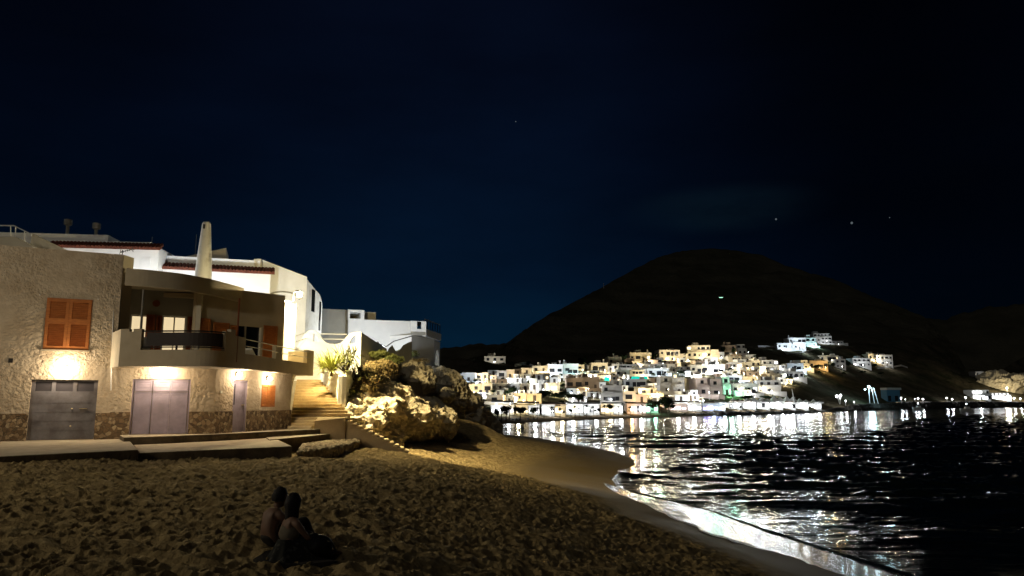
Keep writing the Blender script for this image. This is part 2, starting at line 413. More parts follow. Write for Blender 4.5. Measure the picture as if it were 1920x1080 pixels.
def sand_mat():
    m = bpy.data.materials.new('beach_sand'); m.use_nodes = True
    N = m.node_tree.nodes; L = m.node_tree.links; b = N['Principled BSDF']
    tc = N.new('ShaderNodeTexCoord'); at_ = N.new('ShaderNodeAttribute'); at_.attribute_name = 'wet'
    nz = N.new('ShaderNodeTexNoise'); nz.inputs['Scale'].default_value = 3.5; nz.inputs['Detail'].default_value = 8; L.new(tc.outputs['Object'], nz.inputs['Vector'])
    r = N.new('ShaderNodeValToRGB'); r.color_ramp.elements[0].position = .35; r.color_ramp.elements[1].position = .68
    r.color_ramp.elements[0].color = (.24,.17,.075,1); r.color_ramp.elements[1].color = (.44,.33,.155,1); L.new(nz.outputs[0], r.inputs[0])
    mx = N.new('ShaderNodeMix'); mx.data_type = 'RGBA'; mx.inputs[7].default_value = (.15,.11,.052,1)
    L.new(at_.outputs['Fac'], mx.inputs[0]); L.new(r.outputs[0], mx.inputs[6]); L.new(mx.outputs[2], b.inputs['Base Color'])
    rr = N.new('ShaderNodeMapRange'); rr.inputs[3].default_value = .95; rr.inputs[4].default_value = .62; L.new(at_.outputs['Fac'], rr.inputs[0]); L.new(rr.outputs[0], b.inputs['Roughness'])
    b.inputs['Specular IOR Level'].default_value = .2
    n2 = N.new('ShaderNodeTexNoise'); n2.inputs['Scale'].default_value = 9; n2.inputs['Detail'].default_value = 9; n2.inputs['Roughness'].default_value = .65; L.new(tc.outputs['Object'], n2.inputs['Vector'])
    iv = N.new('ShaderNodeMath'); iv.operation = 'SUBTRACT'; iv.inputs[0].default_value = 1; L.new(at_.outputs['Fac'], iv.inputs[1])
    st = N.new('ShaderNodeMath'); st.operation = 'MULTIPLY'; st.inputs[1].default_value = 1.0; L.new(iv.outputs[0], st.inputs[0])
    bp = N.new('ShaderNodeBump'); bp.inputs['Distance'].default_value = .12; L.new(st.outputs[0], bp.inputs['Strength'])
    L.new(n2.outputs[0], bp.inputs['Height']); L.new(bp.outputs[0], b.inputs['Normal'])
    return m
def build_sand():
    us = np.concatenate([np.linspace(-3200, -100, 60), np.linspace(-90, 1750, 820), np.linspace(1760, 5200, 50)])
    ys = np.concatenate([np.linspace(.8, 4.5, 40), np.geomspace(4.6, 135, 1000)])
    U, Y = np.meshgrid(us, ys); X = (U-960)/1403*Y
    Z = sand_z(X, Y); d = shore_dist(X, Y)
    wet = 1-np.clip((d-4.4)/1.8, 0, 1)
    o = grid_mesh('sand', X, Y, Z, sand_mat(), attr={'wet': wet}); tag(o, kind='structure')
    us2 = np.linspace(-60, 30, 60); ys2 = np.linspace(-40, .8, 40); X2, Y2 = np.meshgrid(us2, ys2)
    o2 = grid_mesh('sand', X2, Y2, sand_z(X2, Y2, False)-.03, o.data.materials[0], attr={'wet': np.zeros(X2.shape)}); tag(o2, kind='structure')
build_sand()

# ------------------------------------------------------------------ sea
def sea_mat():
    m = bpy.data.materials.new('sea_water'); m.use_nodes = True
    N = m.node_tree.nodes; L = m.node_tree.links; b = N['Principled BSDF']
    b.inputs['Base Color'].default_value = (.004,.007,.008,1); b.inputs['Roughness'].default_value = .07
    b.inputs['IOR'].default_value = 1.36; b.inputs['Specular IOR Level'].default_value = .5
    tc = N.new('ShaderNodeTexCoord'); mp = N.new('ShaderNodeMapping'); mp.inputs['Scale'].default_value = (.20, 1.15, 1); mp.inputs['Rotation'].default_value = (0,0,.12)
    L.new(tc.outputs['Object'], mp.inputs[0])
    n1 = N.new('ShaderNodeTexNoise'); n1.inputs['Scale'].default_value = 1.0; n1.inputs['Detail'].default_value = 5; n1.inputs['Roughness'].default_value = .6; L.new(mp.outputs[0], n1.inputs['Vector'])
    n2 = N.new('ShaderNodeTexNoise'); n2.inputs['Scale'].default_value = .22; n2.inputs['Detail'].default_value = 2; L.new(mp.outputs[0], n2.inputs['Vector'])
    a1 = N.new('ShaderNodeMath'); a1.operation = 'MULTIPLY_ADD'; a1.inputs[1].default_value = 2.2; L.new(n2.outputs[0], a1.inputs[0]); L.new(n1.outputs[0], a1.inputs[2])
    bp = N.new('ShaderNodeBump'); bp.inputs['Strength'].default_value = .9; bp.inputs['Distance'].default_value = .17
    sy = N.new('ShaderNodeSeparateXYZ'); L.new(tc.outputs['Object'], sy.inputs[0])
    mr = N.new('ShaderNodeMapRange'); mr.inputs[1].default_value = 62; mr.inputs[2].default_value = 105; mr.inputs[3].default_value = 1.5; mr.inputs[4].default_value = .8; L.new(sy.outputs['Y'], mr.inputs[0])
    mh = N.new('ShaderNodeMath'); mh.operation = 'MULTIPLY'; L.new(a1.outputs[0], mh.inputs[0]); L.new(mr.outputs[0], mh.inputs[1])
    L.new(mh.outputs[0], bp.inputs['Height']); L.new(bp.outputs[0], b.inputs['Normal'])
    fo = N.new('ShaderNodeAttribute'); fo.attribute_name = 'foam'
    nf = N.new('ShaderNodeTexNoise'); nf.inputs['Scale'].default_value = 3; nf.inputs['Detail'].default_value = 6; L.new(mp.outputs[0], nf.inputs['Vector'])
    mm = N.new('ShaderNodeMath'); mm.operation = 'ADD'; L.new(fo.outputs['Fac'], mm.inputs[0]); L.new(nf.outputs[0], mm.inputs[1])
    rr = N.new('ShaderNodeMapRange'); rr.inputs[1].default_value = 1.0; rr.inputs[2].default_value = 1.35; L.new(mm.outputs[0], rr.inputs[0])
    mx = N.new('ShaderNodeMix'); mx.data_type = 'RGBA'; mx.inputs[6].default_value = (.004,.007,.008,1); mx.inputs[7].default_value = (.7,.7,.68,1)
    L.new(rr.outputs[0], mx.inputs[0]); L.new(mx.outputs[2], b.inputs['Base Color'])
    r2 = N.new('ShaderNodeMapRange'); r2.inputs[3].default_value = .07; r2.inputs[4].default_value = .6; L.new(rr.outputs[0], r2.inputs[0]); L.new(r2.outputs[0], b.inputs['Roughness'])
    return m
def build_sea():
    us = np.concatenate([np.linspace(300, 900, 60), np.linspace(905, 2000, 560), np.linspace(2010, 6000, 120)])
    ys = np.geomspace(5, 620, 900)
    U, Y = np.meshgrid(us, ys); X = (U-960)/1403*Y
    d = -shore_dist(X, Y)
    dd = np.clip(d, 0, 60)
    amp = np.clip(d/12, 0, 1)
    fade = np.clip(1.3-Y/220, .15, 1)
    ph = fbm(X/14, Y/14, 3, 3)*7
    thr = 104+190*np.clip((U-1600)/260, 0, 1)+10*(vnoise(X/20, Y/20, 61)-.5)
    near = .36+.64*np.clip((thr-Y)/30, 0, 1)
    Z = (.10*np.sin(Y*.62+X*.10+ph)+.05*np.sin(Y*1.5-X*.22+ph*1.7)+(fbm(X/2.4+.3*Y, Y/1.0, 4, 8)-.47)*.62)*amp*near*np.clip(1.25-Y/260, .2, 1)
    # small breaking crests rolling in
    foam = np.zeros(X.shape)
    for (cx, cy, sx, sy, h) in ((11.6, 50.5, 1.0, .40, .16), (8.9, 47.6, 1.6, .3, .04), (7.9, 34.0, 1.2, .25, .05), (11.5, 29.5, 1.6, .3, .05)):
        g = np.exp(-(((X-cx)/sx)**2+((Y-cy+.1*(X-cx))/sy)**2)); Z = Z+h*g; foam = np.maximum(foam, g*(.95 if h > .1 else .5))
    foam = foam*(0.6+.6*vnoise(X/.5, Y/.3, 77))
    Z = np.where(d < 0, -.02+.0*Z, Z)+.03
    o = grid_mesh('sea', X, Y, Z, sea_mat(), attr={'foam': foam}); tag(o, kind='structure')
build_sea()
def film_mat():
    m = mat('backwash_film', (.02,.02,.02), .2, spec=.9, bump=.25, bscale=1.2, bdist=.03, stretch=(.6,1.5,1))
    m.node_tree.nodes['Principled BSDF'].inputs['IOR'].default_value = 1.27
    return m
FILM = film_mat()
def build_swash(inner, outer, n):
    # thin sheet of backwash running down the wet sand
    k = 26; u0, u1 = inner[0][0], inner[-1][0]
    X = np.zeros((n, k)); Y = np.zeros((n, k)); Z = np.zeros((n, k))
    for i in range(n):
        u = u0+(u1-u0)*(i/(n-1)); vi = interp(u, inner); vo = interp(u, outer)
        vo += (7*(vnoise(np.array([u/38.]), np.array([5.]), 8)[0]-.5)+4*(vnoise(np.array([u/11.]), np.array([7.]), 9)[0]-.5))*min(1, (u-u0)/60)
        vo = .74*vo+.26*vi; vi = max(vi, vo+1); vi += 2.5*(vnoise(np.array([u/14.]), np.array([2.]), 6)[0]-.5); p = gz(u, vo, .04); y0 = p.y; y = y0; k_ = p.x/p.y
        ys_ = [y0]; zs_ = [.04]
        while y > 5:
            y -= .02; z = .04+(2.0*math.log(y0/y)-.006*(y0-y)); ys_.append(y); zs_.append(z)
            if 540-FPX*math.tan(math.atan2(z-CZ, y)-PIT) >= vi: break
        ys_ = np.array(ys_); zs_ = np.array(zs_)
        for j in range(k):
            t = j/(k-1); yy = y0+(ys_[-1]-y0)*t
            X[i,j] = k_*yy; Y[i,j] = yy; Z[i,j] = float(np.interp(-yy, -ys_, zs_))-(.03*((t-.96)/.04)**2 if t > .96 else 0)-(.06*((.1-t)/.1)**2 if t < .1 else 0)
    S = sand_z(X, Y, False); print('FILM gap', np.round((Z-S)[::20, -3], 2))
    o = grid_mesh('water', X, Y, np.maximum(Z, S+.01), FILM); tag(o, kind='structure')
build_swash([(1133,911),(1160,927),(1190,948),(1230,962),(1275,976),(1312,988),(1310,994),(1350,1006),(1400,1022),(1480,1044),(1560,1072),(1640,1095),(1760,1140),(1900,1200)],
    [(1136,908),(1185,914),(1230,921),(1290,934),(1340,949),(1395,968),(1440,986),(1500,1006),(1560,1022),(1620,1045),(1690,1070),(1780,1100),(1900,1140),(2100,1210)], 220)
build_swash([(1158,884),(1172,886),(1195,888),(1230,892),(1268,893.5)], [(1158,882),(1172,876.5),(1186,876),(1200,881),(1235,885),(1268,891)], 60)

# ------------------------------------------------------------------ the brown beach house
BASE = 3.05; WALK = 3.20; SOF = 5.72
pl = lambda u, D: Vector(((u-960)*D/1403, D, 0))
B = pl(210, 28.2); A = B-Vector((.89, .455, 0))*9; Cc = pl(402, 29.4); Dd = pl(545, 34.3)
E1 = Vector((-13.3, 42, 0)); E2 = Vector((-24.5, 37.5, 0))
house = empty('beach_house', (-15, 30, BASE), 'brown roughcast two-storey beach house with lit wall lamps, lilac doors and a curved balcony', 'house')
F1 = Frame(A, B); F2 = Frame(B, Cc); F3 = Frame(Cc, Dd)
def rect(F, u0, v0, u1, v1, d=0):
    vm = (v0+v1)/2; um = (u0+u1)/2
    t0, _ = F.hit(u0, vm, d); t1, _ = F.hit(u1, vm, d); _, za = F.hit(um, v0, d); _, zb = F.hit(um, v1, d)
    return t0, t1, min(za, zb), max(za, zb)
g0 = rect(F1, 54, 712, 180, 821); g0 = (g0[0], g0[1], BASE, g0[3])
w0 = rect(F1, 84, 560, 170, 656)
s0 = rect(F2, 245, 711, 355, 815); s0 = (s0[0], s0[1], WALK, s0[3])
d0 = rect(F3, 436, 713, 463, 810); d0 = (d0[0], d0[1], WALK, d0[3])
w1 = rect(F3, 490, 722, 516, 763)
ROOF = F1.hit(110, 468)[1]
PL_T = 4.05
walls = MB()
F1.wall(walls, 0, F1.L, 1.5, ROOF, [g0, w0])
F2.wall(walls, 0, F2.L, 1.5, SOF, [s0])
F3.wall(walls, 0, F3.L, 1.5, SOF, [d0, w1])
walls.build('wall', M['stucco'], house)
# plain render: end walls, rear and the upper storey's side
sm = MB()
Bt = Vector((-15.02, 28.85, 0)); Bk = Vector((-17.2, 31.2, 0))
Frame(B+Vector((.0,.03,0)), Bt).wall(sm, 0, (Bt-B).length, SOF, ROOF, [])
Frame(Bt, Bk).wall(sm, 0, (Bk-Bt).length, SOF, ROOF, [])
Frame(Dd, E1).wall(sm, 0, (E1-Dd).length, 1.5, SOF, [])
Frame(E1, E2).wall(sm, 0, (E2-E1).length, 1.5, 8.9, [])
Frame(E2, A).wall(sm, 0, (A-E2).length, 1.5, ROOF, [])
sm.build('end_wall', M['smooth'], house)
# stone plinth, cut round the doors
plm = MB()
for F, holes in ((F1, [g0]), (F2, [s0]), (F3, [d0])):
    ts = [0]+[h for q in holes for h in (q[0], q[1])]+[F.L]
    for i in range(0, len(ts), 2):
        plm = MB()
        if ts[i+1]-ts[i] > .05: F.box(plm, ts[i]-(0.03 if i == 0 else 0), ts[i+1]+(.03 if i == len(ts)-2 else 0), 1.6, PL_T if F is not F1 else PL_T-.03, .003, .045); plm.build('stone_plinth', M['plinth'], house)
# garage door
def leaf_slats(F, mb, t0, t1, z0, z1, d, pitch=.09, fr=.07, dep=.05, mi_s=0, tl=.040):
    F.box(mb, t0, t0+fr, z0, z1, d-dep, d); F.box(mb, t1-fr, t1, z0, z1, d-dep, d)
    F.box(mb, t0+fr, t1-fr, z0, z0+fr, d-dep, d); F.box(mb, t0+fr, t1-fr, z1-fr, z1, d-dep, d)
    z = z0+fr
    while z < z1-fr-.01:
        zz = min(z+pitch, z1-fr)
        a, b = t0+fr, t1-fr
        mb.hexa([F.P(a,z,d-.008),F.P(b,z,d-.008),F.P(b,z,d-dep),F.P(a,z,d-dep),F.P(a,zz,d-tl),F.P(b,zz,d-tl),F.P(b,zz,d-dep),F.P(a,zz,d-dep)], mi_s)
        z += pitch
gd = MB(); a, b, z0, z1 = g0
F1.box(gd, a, b, z0+.02, z1-.48, -.16, -.10)
F1.box(gd, a, b, z1-.08, z1, -.16, -.10); F1.box(gd, a, b, z1-.48, z1-.42, -.16, -.095)
W = (b-a)
for x in (0, .30, .62, .94): F1.box(gd, a+W*x, a+W*(x+.06), z1-.42, z1-.08, -.16, -.097)
for k in range(1, 5): F1.box(gd, a+.05, b-.05, z0+.02+k*.33, z0+.035+k*.33, -.10, -.093)
door = gd.build('garage_door', M['garage'], house)
for x in (.06, .36, .68):
    q = MB(); F1.box(q, a+W*x, a+W*(x+(.24 if x < .1 else .26)), z1-.42, z1-.08, -.155, -.13); q.build('door_pane', M['garagep'], door)
q = MB(); F1.box(q, a+W*.74, a+W*.86, z0+1.12, z0+1.145, -.093, -.05); q.build('handle', M['brass'], door)
for zz in (1.13, .5): q = MB(); q.ball(F1.P(a+W*.63, z0+zz, -.08), .03); q.build('lock', M['brass'], door)
# lilac louvred double shutter doors
a, b, z0, z1 = s0; W = b-a
sh = MB(); F2.box(sh, a, b, z1-.06, z1, -.14, -.04); F2.box(sh, a, a+.05, z0, z1-.06, -.14, -.05); F2.box(sh, b-.05, b, z0, z1-.06, -.14, -.05)
shd = sh.build('shutter_frame', M['purple'], house)
for x0, x1 in ((.04, .335), (.35, .65), (.655, .96)):
    q = MB(); leaf_slats(F2, q, a+W*x0, a+W*x1, z0+.02, z1-.50, -.05, .11, .05, tl=.020); leaf_slats(F2, q, a+W*x0, a+W*x1, z1-.47, z1-.07, -.05, .11, .05, tl=.020)
    q.build('shutter_leaf', M['purple'], house)
# lilac flush door
a, b, z0, z1 = d0; q = MB(); F3.box(q, a, b, z0, z1, -.12, -.07); F3.box(q, a, a+.05, z0, z1, -.07, -.03); F3.box(q, b-.05, b, z0, z1, -.07, -.03); F3.box(q, a+.05, b-.05, z1-.06, z1, -.07, -.03)
ld = q.build('front_door', M['purple'], house)
q = MB(); F3.box(q, a+.14, a+.20, z1-1.0, z1-.15, -.072, -.064); q.build('door_grille', M['metald'], ld)
q = MB(); F3.box(q, b-.28, b-.12, z0+1.08, z0+1.11, -.066, -.02); q.build('handle', M['brass'], ld)
# window shutters
def shutter_pair(F, r, label=None, split=None, d=-.03):
    a, b, z0, z1 = r; m = (a+b)/2
    fr = MB(); F.box(fr, a, b, z0, z0+.05, -.12, d-.01); F.box(fr, a, b, z1-.05, z1, -.12, d-.01); F.box(fr, a, a+.02, z0+.05, z1-.05, -.12, d-.012); F.box(fr, b-.02, b, z0+.05, z1-.05, -.12, d-.012); F.box(fr, m-.03, m+.03, z0+.05, z1-.05, -.12, d-.03); w = fr.build('window_frame', M['orange'], house)
    for p0, p1 in ((a+.02, m-.004), (m+.004, b-.02)):
        q = MB()
        if split: zs = z0+(z1-z0)*split; leaf_slats(F, q, p0, p1, z0+.03, zs, d, .075, .10); leaf_slats(F, q, p0, p1, zs, z1-.03, d, .075, .10)
        else: leaf_slats(F, q, p0, p1, z0+.03, z1-.03, d, .075, .07)
        q.build('window_shutter', M['orange'], w)
shutter_pair(F1, w0, split=.55, d=.03)
shutter_pair(F3, w1, d=.01)
q = MB(); F1.box(q, w0[0]-.05, w0[1]+.05, w0[2]-.07, w0[2]-.003, -.1, .06); q.build('window_sill', M['smooth'], house)
# small details of the wall
q = MB(); q.tube([at(218, 480, 28.15), at(212, 600, 28.12), at(209, 690, 28.1), at(208, 732, 28.1)], .018, 6); q.build('drain_pipe', M['metalw'], house)
q = MB(); t, z = F1.hit(20, 676); F1.box(q, t-.07, t+.07, z-.08, z+.08, .003, .02); q.build('vent', M['metald'], house)
for (u, v) in ((75, 553), (184, 561)):
    q = MB(); t, z = F1.hit(u, v); q.tube([F1.P(t, z, 0), F1.P(t, z, .1)], .02, 6); q.build('shutter_hook', M['metalw'], house)
q = MB(); t, z = F3.hit(414, 735); F3.box(q, t-.06, t+.06, z-.05, z+.05, .003, .03); q.build('switch_box', M['whitew'], house)
# wall lamps
def wall_lamp(F, u, v, power, ztop=None):
    t, z = F.hit(u, v, .12)
    q = MB(); F.box(q, t-.07, t+.07, z-.06, z+.10, .003, .03); F.box(q, t-.02, t+.02, z+.06, z+.09, .03, .14)
    lamp = q.build('wall_lamp', M['metald'], house)
    q = MB(); c = F.P(t, z, .15); q.ball(c, (.10, .10, .085), 14, 8); q.build('bulb', M['bulb'], lamp, smooth=True)
    light('POINT', F.P(t, z-.02, .34), power, C_WARM, lamp, .1)
wall_lamp(F1, 122, 691, P_WALL)
wall_lamp(F2, 306, 698, P_WALL)
wall_lamp(F3, 448, 702, P_WALL*.6)
wall_lamp(F3, 505, 710, P_WALL*.55)
# balcony
BF = [gz(222,685.5,SOF), gz(300,685.2,SOF), gz(360,685,SOF), gz(401,686,SOF), gz(430,687.6,SOF), gz(455,690,SOF), gz(490,693.8,SOF), gz(530,698.3,SOF), gz(562,701.5,SOF), gz(587,703.8,SOF)]
BW0 = F1.P(F1.L-.16, 0, 0)
endp = BF[-1]+Vector((-1.3, .3, 0))
slab = MB()
poly = [BW0]+resample(BF, 90, 3)+[endp, Vector((-11.3, 37.2, 0)), Dd+Vector((-.3,.2,0)), Cc+Vector((-.25,.25,0)), B+Vector((0,.3,0))]
slab.prism([(p.x, p.y) for p in poly], SOF, SOF+.16)
bal = slab.build('balcony', M['smooth'], house)
SO2 = SOF+.004
def strip(pts, z0, z1, th, mb, mi=0):
    # follow plan points with a wall of thickness th behind
    n = len(pts); inn = []
    for i in range(n):
        d = (pts[min(i+1, n-1)]-pts[max(i-1, 0)]); d.z = 0; d.normalize(); nn = Vector((d.y, -d.x, 0)); inn.append(pts[i]-nn*th)
    for i in range(n-1):
        za = z0[i] if isinstance(z0, list) else z0; zb = z1[i] if isinstance(z1, list) else z1
        a, b, c, d_ = pts[i], pts[i+1], inn[i+1], inn[i]
        mb.hexa([(a.x,a.y,za),(b.x,b.y,za),(c.x,c.y,za),(d_.x,d_.y,za),(a.x,a.y,zb),(b.x,b.y,zb),(c.x,c.y,zb),(d_.x,d_.y,zb)], mi)
BFr = resample(BF, 90, 3)
uof = lambda p: 960+1403*p.x/p.y
def top_of(u):
    if u < 232: return SOF+1.32
    if u < 244: return SOF+1.22
    if u < 258: return SOF+1.32
    if u < 413: return SOF+.56
    if u < 424: return SOF+1.30
    if u < 436: return SOF+1.40
    if u < 455: return SOF+1.18
    if u < 514: return SOF+.56
    if u < 525: return SOF+1.15
    if u < 573: return SOF+.56
    return SOF+1.22
par = MB(); out_ = [p+Vector((0,0,0)) for p in BFr]
# move the parapet 3 mm proud of the slab
strip([p+Vector((.0,-.004,0)) for p in out_], SO2-.03, [top_of(uof((out_[i]+out_[i+1])/2)) for i in range(len(out_)-1)], .17, par)
par.build('parapet', M['smooth'], bal)
q = MB(); strip([BW0+Vector((-.005,0,0)), BF[0]+Vector((-.005,.004,0))], SO2-.03, SOF+1.32, .17, q); q.build('parapet', M['cream'], bal); q = MB(); strip([BF[-1]+Vector((.004,0,0)), endp], SO2-.03, SOF+1.2, .17, q); q.build('parapet', M['cream'], bal)
def rail(us, zh, mb, r=.022, inset=.08):
    pts = [p+Vector((0, inset, 0)) for p in BFr if us[0]-4 < uof(p) < us[1]+4]
    mb.tube([(p.x, p.y, zh) for p in pts], r, 6)
q = MB(); rail((258, 413), SOF+1.24, q, .028); rail((258, 413), SOF+.66, q); q.build('railing', M['metald'], bal)
q = MB(); pts = [p+Vector((0,.08,0)) for p in BFr if 256 < uof(p) < 415]
strip(pts, SOF+.70, SOF+1.19, .012, q); q.build('railing_panel', M['panel'], bal)
q = MB(); rail((455, 516), SOF+1.12, q, .02); rail((455, 516), SOF+.86, q, .02); rail((524, 576), SOF+1.12, q, .02); rail((524, 576), SOF+.84, q, .02); q.build('railing', M['metalg'], bal)
# awning poles on the balcony
for u, vt, vb in ((249, 541, 625), (432, 558, 640)):
    p = min(BFr, key=lambda p: abs(uof(p)-u-3)); q = MB(); zt = at(u, vt, p.y).z
    q.tube([(p.x, p.y+.2, SOF+.2), (p.x, p.y+.2, zt)], .035, 8); q.build('awning_pole', M['metalg'] if u < 300 else M['wood'], bal)
# flared bracket under the balcony's far end
q = MB(); n = 12
c0 = Dd+Vector((.0,0,0)); c1 = endp.lerp(BF[-1], .35)
vs = []; fs = []
for i in range(n+1):
    t = i/n; z = PL_T-.1+(SOF-PL_T+.1)*t; k = 1-math.sqrt(max(0, 1-t*t))
    p = c0.lerp(c1, k*.85); r_ = c0+(Vector((-1.6, 3.6, 0))); p2 = p.lerp(r_+(c1-c0)*k*.85, 1)
    vs += [(p.x, p.y, z), (p2.x, p2.y, z), (c0.x-.1, c0.y+.1, z), (r_.x-.1, r_.y, z)]
for i in range(n):
    k = 4*i; fs += [(k, k+1, k+5, k+4), (k+2, k, k+4, k+6), (k+1, k+3, k+7, k+5)]
q.add(vs, fs); q.build('bracket', M['cream'], bal)
# upper storey: recessed rear wall, curved fascia and canopy, solid right wall
ZF = 9.55
FC = [gz(236,503,ZF), gz(270,505,ZF), gz(300,508,ZF), gz(335,512,ZF), gz(365,517,ZF), gz(395,523,ZF), gz(420,529.5,ZF), gz(440,535,ZF), gz(458,540.5,ZF)]
FCr = resample(FC, 40, 3)
RW = [gz(459,545,ZF-.12), gz(535,554,ZF-.12)]
dR = (RW[1]-RW[0]).normalized()
FR = Frame(RW[0]-dR*2.2, RW[1]); R0 = FR.a
lw0 = Vector((-16.8, 30.95, 0)); FL = Frame(lw0, R0+Vector((-.1,1.0,0)))
wr = rect(FR, 445, 612, 491, 668); wr = (wr[0], wr[1], SOF+.2, wr[3])
q = MB(); FR.wall(q, 0, FR.L, SOF+.17, ZF-.12, [wr], .3)
q.build('upper_wall', M['smooth'], house)
ho = []
for (ua, ub, va) in ((243,287,590), (303,348,592)):
    r_ = rect(FL, ua, va, ub, 660); ho.append((r_[0], r_[1], SOF+.2, r_[3]))
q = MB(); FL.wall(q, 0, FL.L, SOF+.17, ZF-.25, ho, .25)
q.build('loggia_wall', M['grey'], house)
q = MB(); Frame(R0+Vector((-.1,1.0,0)), R0).wall(q, 0, 1.0, SOF+.17, ZF-.25, [], .2); q.build('loggia_return', M['cream'], house)
for h in ho:
    q = MB(); FL.box(q, h[0]+.06, h[1]-.06, h[2], h[3]-.05, -.2, -.17); w = q.build('lit_window', M['litwin'], house)
    q = MB()
    for x in (0, .47, .94): FL.box(q, h[0]+(h[1]-h[0])*x, h[0]+(h[1]-h[0])*(x+.06), h[2], h[3], -.16, -.08)
    FL.box(q, h[0], h[1], h[3]-.07, h[3], -.16, -.085); q.build('window_frame', M['metalw'], w)
    light('POINT', FL.P((h[0]+h[1])/2, h[2]+1.1, .5), 3.2, (1,.78,.45), w, .25)
for (ua, ub, va, m_) in ((272,289,590,'wood'), (291,302,592,'wood'), (350,362,594,'wood')):
    r_ = rect(FL, ua, va, ub, 660); q = MB(); leaf_slats(FL, q, r_[0], r_[1], SOF+.2, r_[3], .09, .08, .07); q.build('loggia_shutter', M[m_], house)
r_ = rect(FR, 372, 597, 392, 650); q = MB(); leaf_slats(FR, q, r_[0], r_[1], SOF+.2, r_[3], .09, .08, .07); q.build('loggia_shutter', M['orange'], house)
r_ = rect(FR, 398, 605, 428, 650); q = MB(); leaf_slats(FR, q, r_[0], r_[1], SOF+.2, r_[3], .09, .08, .07); q.build('loggia_shutter', M['orange'], house)
r_ = rect(FR, 430, 610, 444, 650); q = MB(); leaf_slats(FR, q, r_[0], r_[1], SOF+.2, r_[3], .09, .08, .07); q.build('loggia_shutter', M['orange'], house)
r_ = rect(FR, 492, 611, 518, 665); q = MB(); leaf_slats(FR, q, r_[0], r_[1], SOF+.2, r_[3], .09, .08, .07); q.build('loggia_shutter', M['orange'], house)
q = MB(); FR.box(q, wr[0], wr[1], wr[2], wr[3], -.22, -.18); w = q.build('patio_door', M['glassd'], house)
q = MB()
for x in (0, .33, .95): FR.box(q, wr[0]+(wr[1]-wr[0])*x, wr[0]+(wr[1]-wr[0])*(x+.05), wr[2], wr[3], -.18, -.1)
q.build('door_frame', M['whitew'], w)
for u, v in ((293, 569), (373, 577)):
    t, z = FL.hit(u, v); q = MB(); q.tube([FL.P(t, z, .003), FL.P(t, z, .06)], .15, 16); q.build('wall_plate', M['wood'], house)
# curved fascia + roof canopy
q = MB(); strip(FCr, ZF-.66, ZF, .18, q)
q.build('fascia', M['smooth'], house)
q = MB(); back = [R0+Vector((.3,1.6,0)), Vector((-16.8,31.3,0)), Vector((-15.1,28.9,0))]
pp = [(p.x, p.y+.05) for p in FCr]+[(p.x, p.y) for p in back]
q.prism(pp, ZF-.36, ZF-.14); q.build('roof_canopy', M['smooth'], house)
# roofs
q = MB(); q.prism([(p.x, p.y) for p in (A+Vector((.2,.35,0)), B+Vector((-.2,.35,0)), Vector((-17.2,31.2,0)), Vector((-17.4,40,0)), E2+Vector((.4,-.2,0)))], ROOF-.45, ROOF-.25)
q.prism([(p.x, p.y) for p in (RW[1]+Vector((-.2,.3,0)), R0+Vector((0,.5,0)), Vector((-17.0,31.5,0)), Vector((-17.3,40,0)), E1+Vector((-.3,-.3,0)))], ZF-.62, ZF-.42)
q.build('roof', M['smooth'], house)
Frame(RW[1], Vector((RW[1].x-1.5, RW[1].y+6, 0)))
q = MB(); FE = Frame(RW[1], Vector((RW[1].x-2.6, RW[1].y+5, 0))); FE.wall(q, 0.001, FE.L, SOF+.17, ZF-.12, [], .25); q.build('upper_end_wall', M['smooth'], house)
# chairs and a table on the balcony
def balcony_chair(loc, rz, label):
    r_ = empty('terrace_chair', loc, label, 'chair', 'white chairs on the balcony'); r_.rotation_euler.z = 0
    Mx = Matrix.Rotation(rz, 4, 'Z'); L0 = Vector(loc)
    T = lambda x, y, z: L0+Mx@Vector((x, y, z))
    q = MB(); q.hexa([T(-.24,-.24,.42),T(.24,-.24,.42),T(.24,.24,.42),T(-.24,.24,.42),T(-.24,-.24,.46),T(.24,-.24,.46),T(.24,.24,.46),T(-.24,.24,.46)]); q.build('seat', M['metalw'], r_)
    q = MB(); q.hexa([T(-.24,.22,.46),T(.24,.22,.46),T(.24,.26,.46),T(-.24,.26,.46),T(-.20,.30,.92),T(.20,.30,.92),T(.20,.34,.92),T(-.20,.34,.92)]); q.build('backrest', M['metalw'], r_)
    for x in (-.21, .21):
        for y in (-.21, .21):
            q = MB(); q.tube([T(x,y,.42), T(x*1.1,y*1.1,0)], .02, 6); q.build('leg', M['metalw'], r_)
        q = MB(); q.tube([T(x*1.15,-.2,.44), T(x*1.15,-.2,.66), T(x*1.15,.27,.66)], .02, 6); q.build('armrest', M['metalw'], r_)
fl = SOF+.16
balcony_chair((-13.4, 27.6, fl), 2.6, 'white armchair left of the balcony table, behind the dark railing panel')
balcony_chair((-11.75, 27.9, fl), -2.2, 'white armchair right of the balcony table, behind the dark railing panel')
tb = empty('terrace_table', (-12.6, 27.8, fl), 'round dark table on the balcony between the two white armchairs', 'table')
q = MB(); q.tube([(-12.6,27.8,fl+.70),(-12.6,27.8,fl+.74)], .45, 20); q.build('tabletop', M['wood'], tb)
q = MB(); q.tube([(-12.6,27.8,fl),(-12.6,27.8,fl+.03),(-12.6,27.8,fl+.04),(-12.6,27.8,fl+.70)], [.25,.25,.04,.04], 14); q.build('pedestal', M['metald'], tb)
lg = empty('sun_lounger', (-10.85, 31.2, fl), 'pale sun lounger behind the rails at the right end of the balcony', 'sun lounger')
q = MB(); q.box((-11.15,30.6,fl+.28),(-10.55,32.3,fl+.38)); q.build('mattress', M['whitew'], lg)
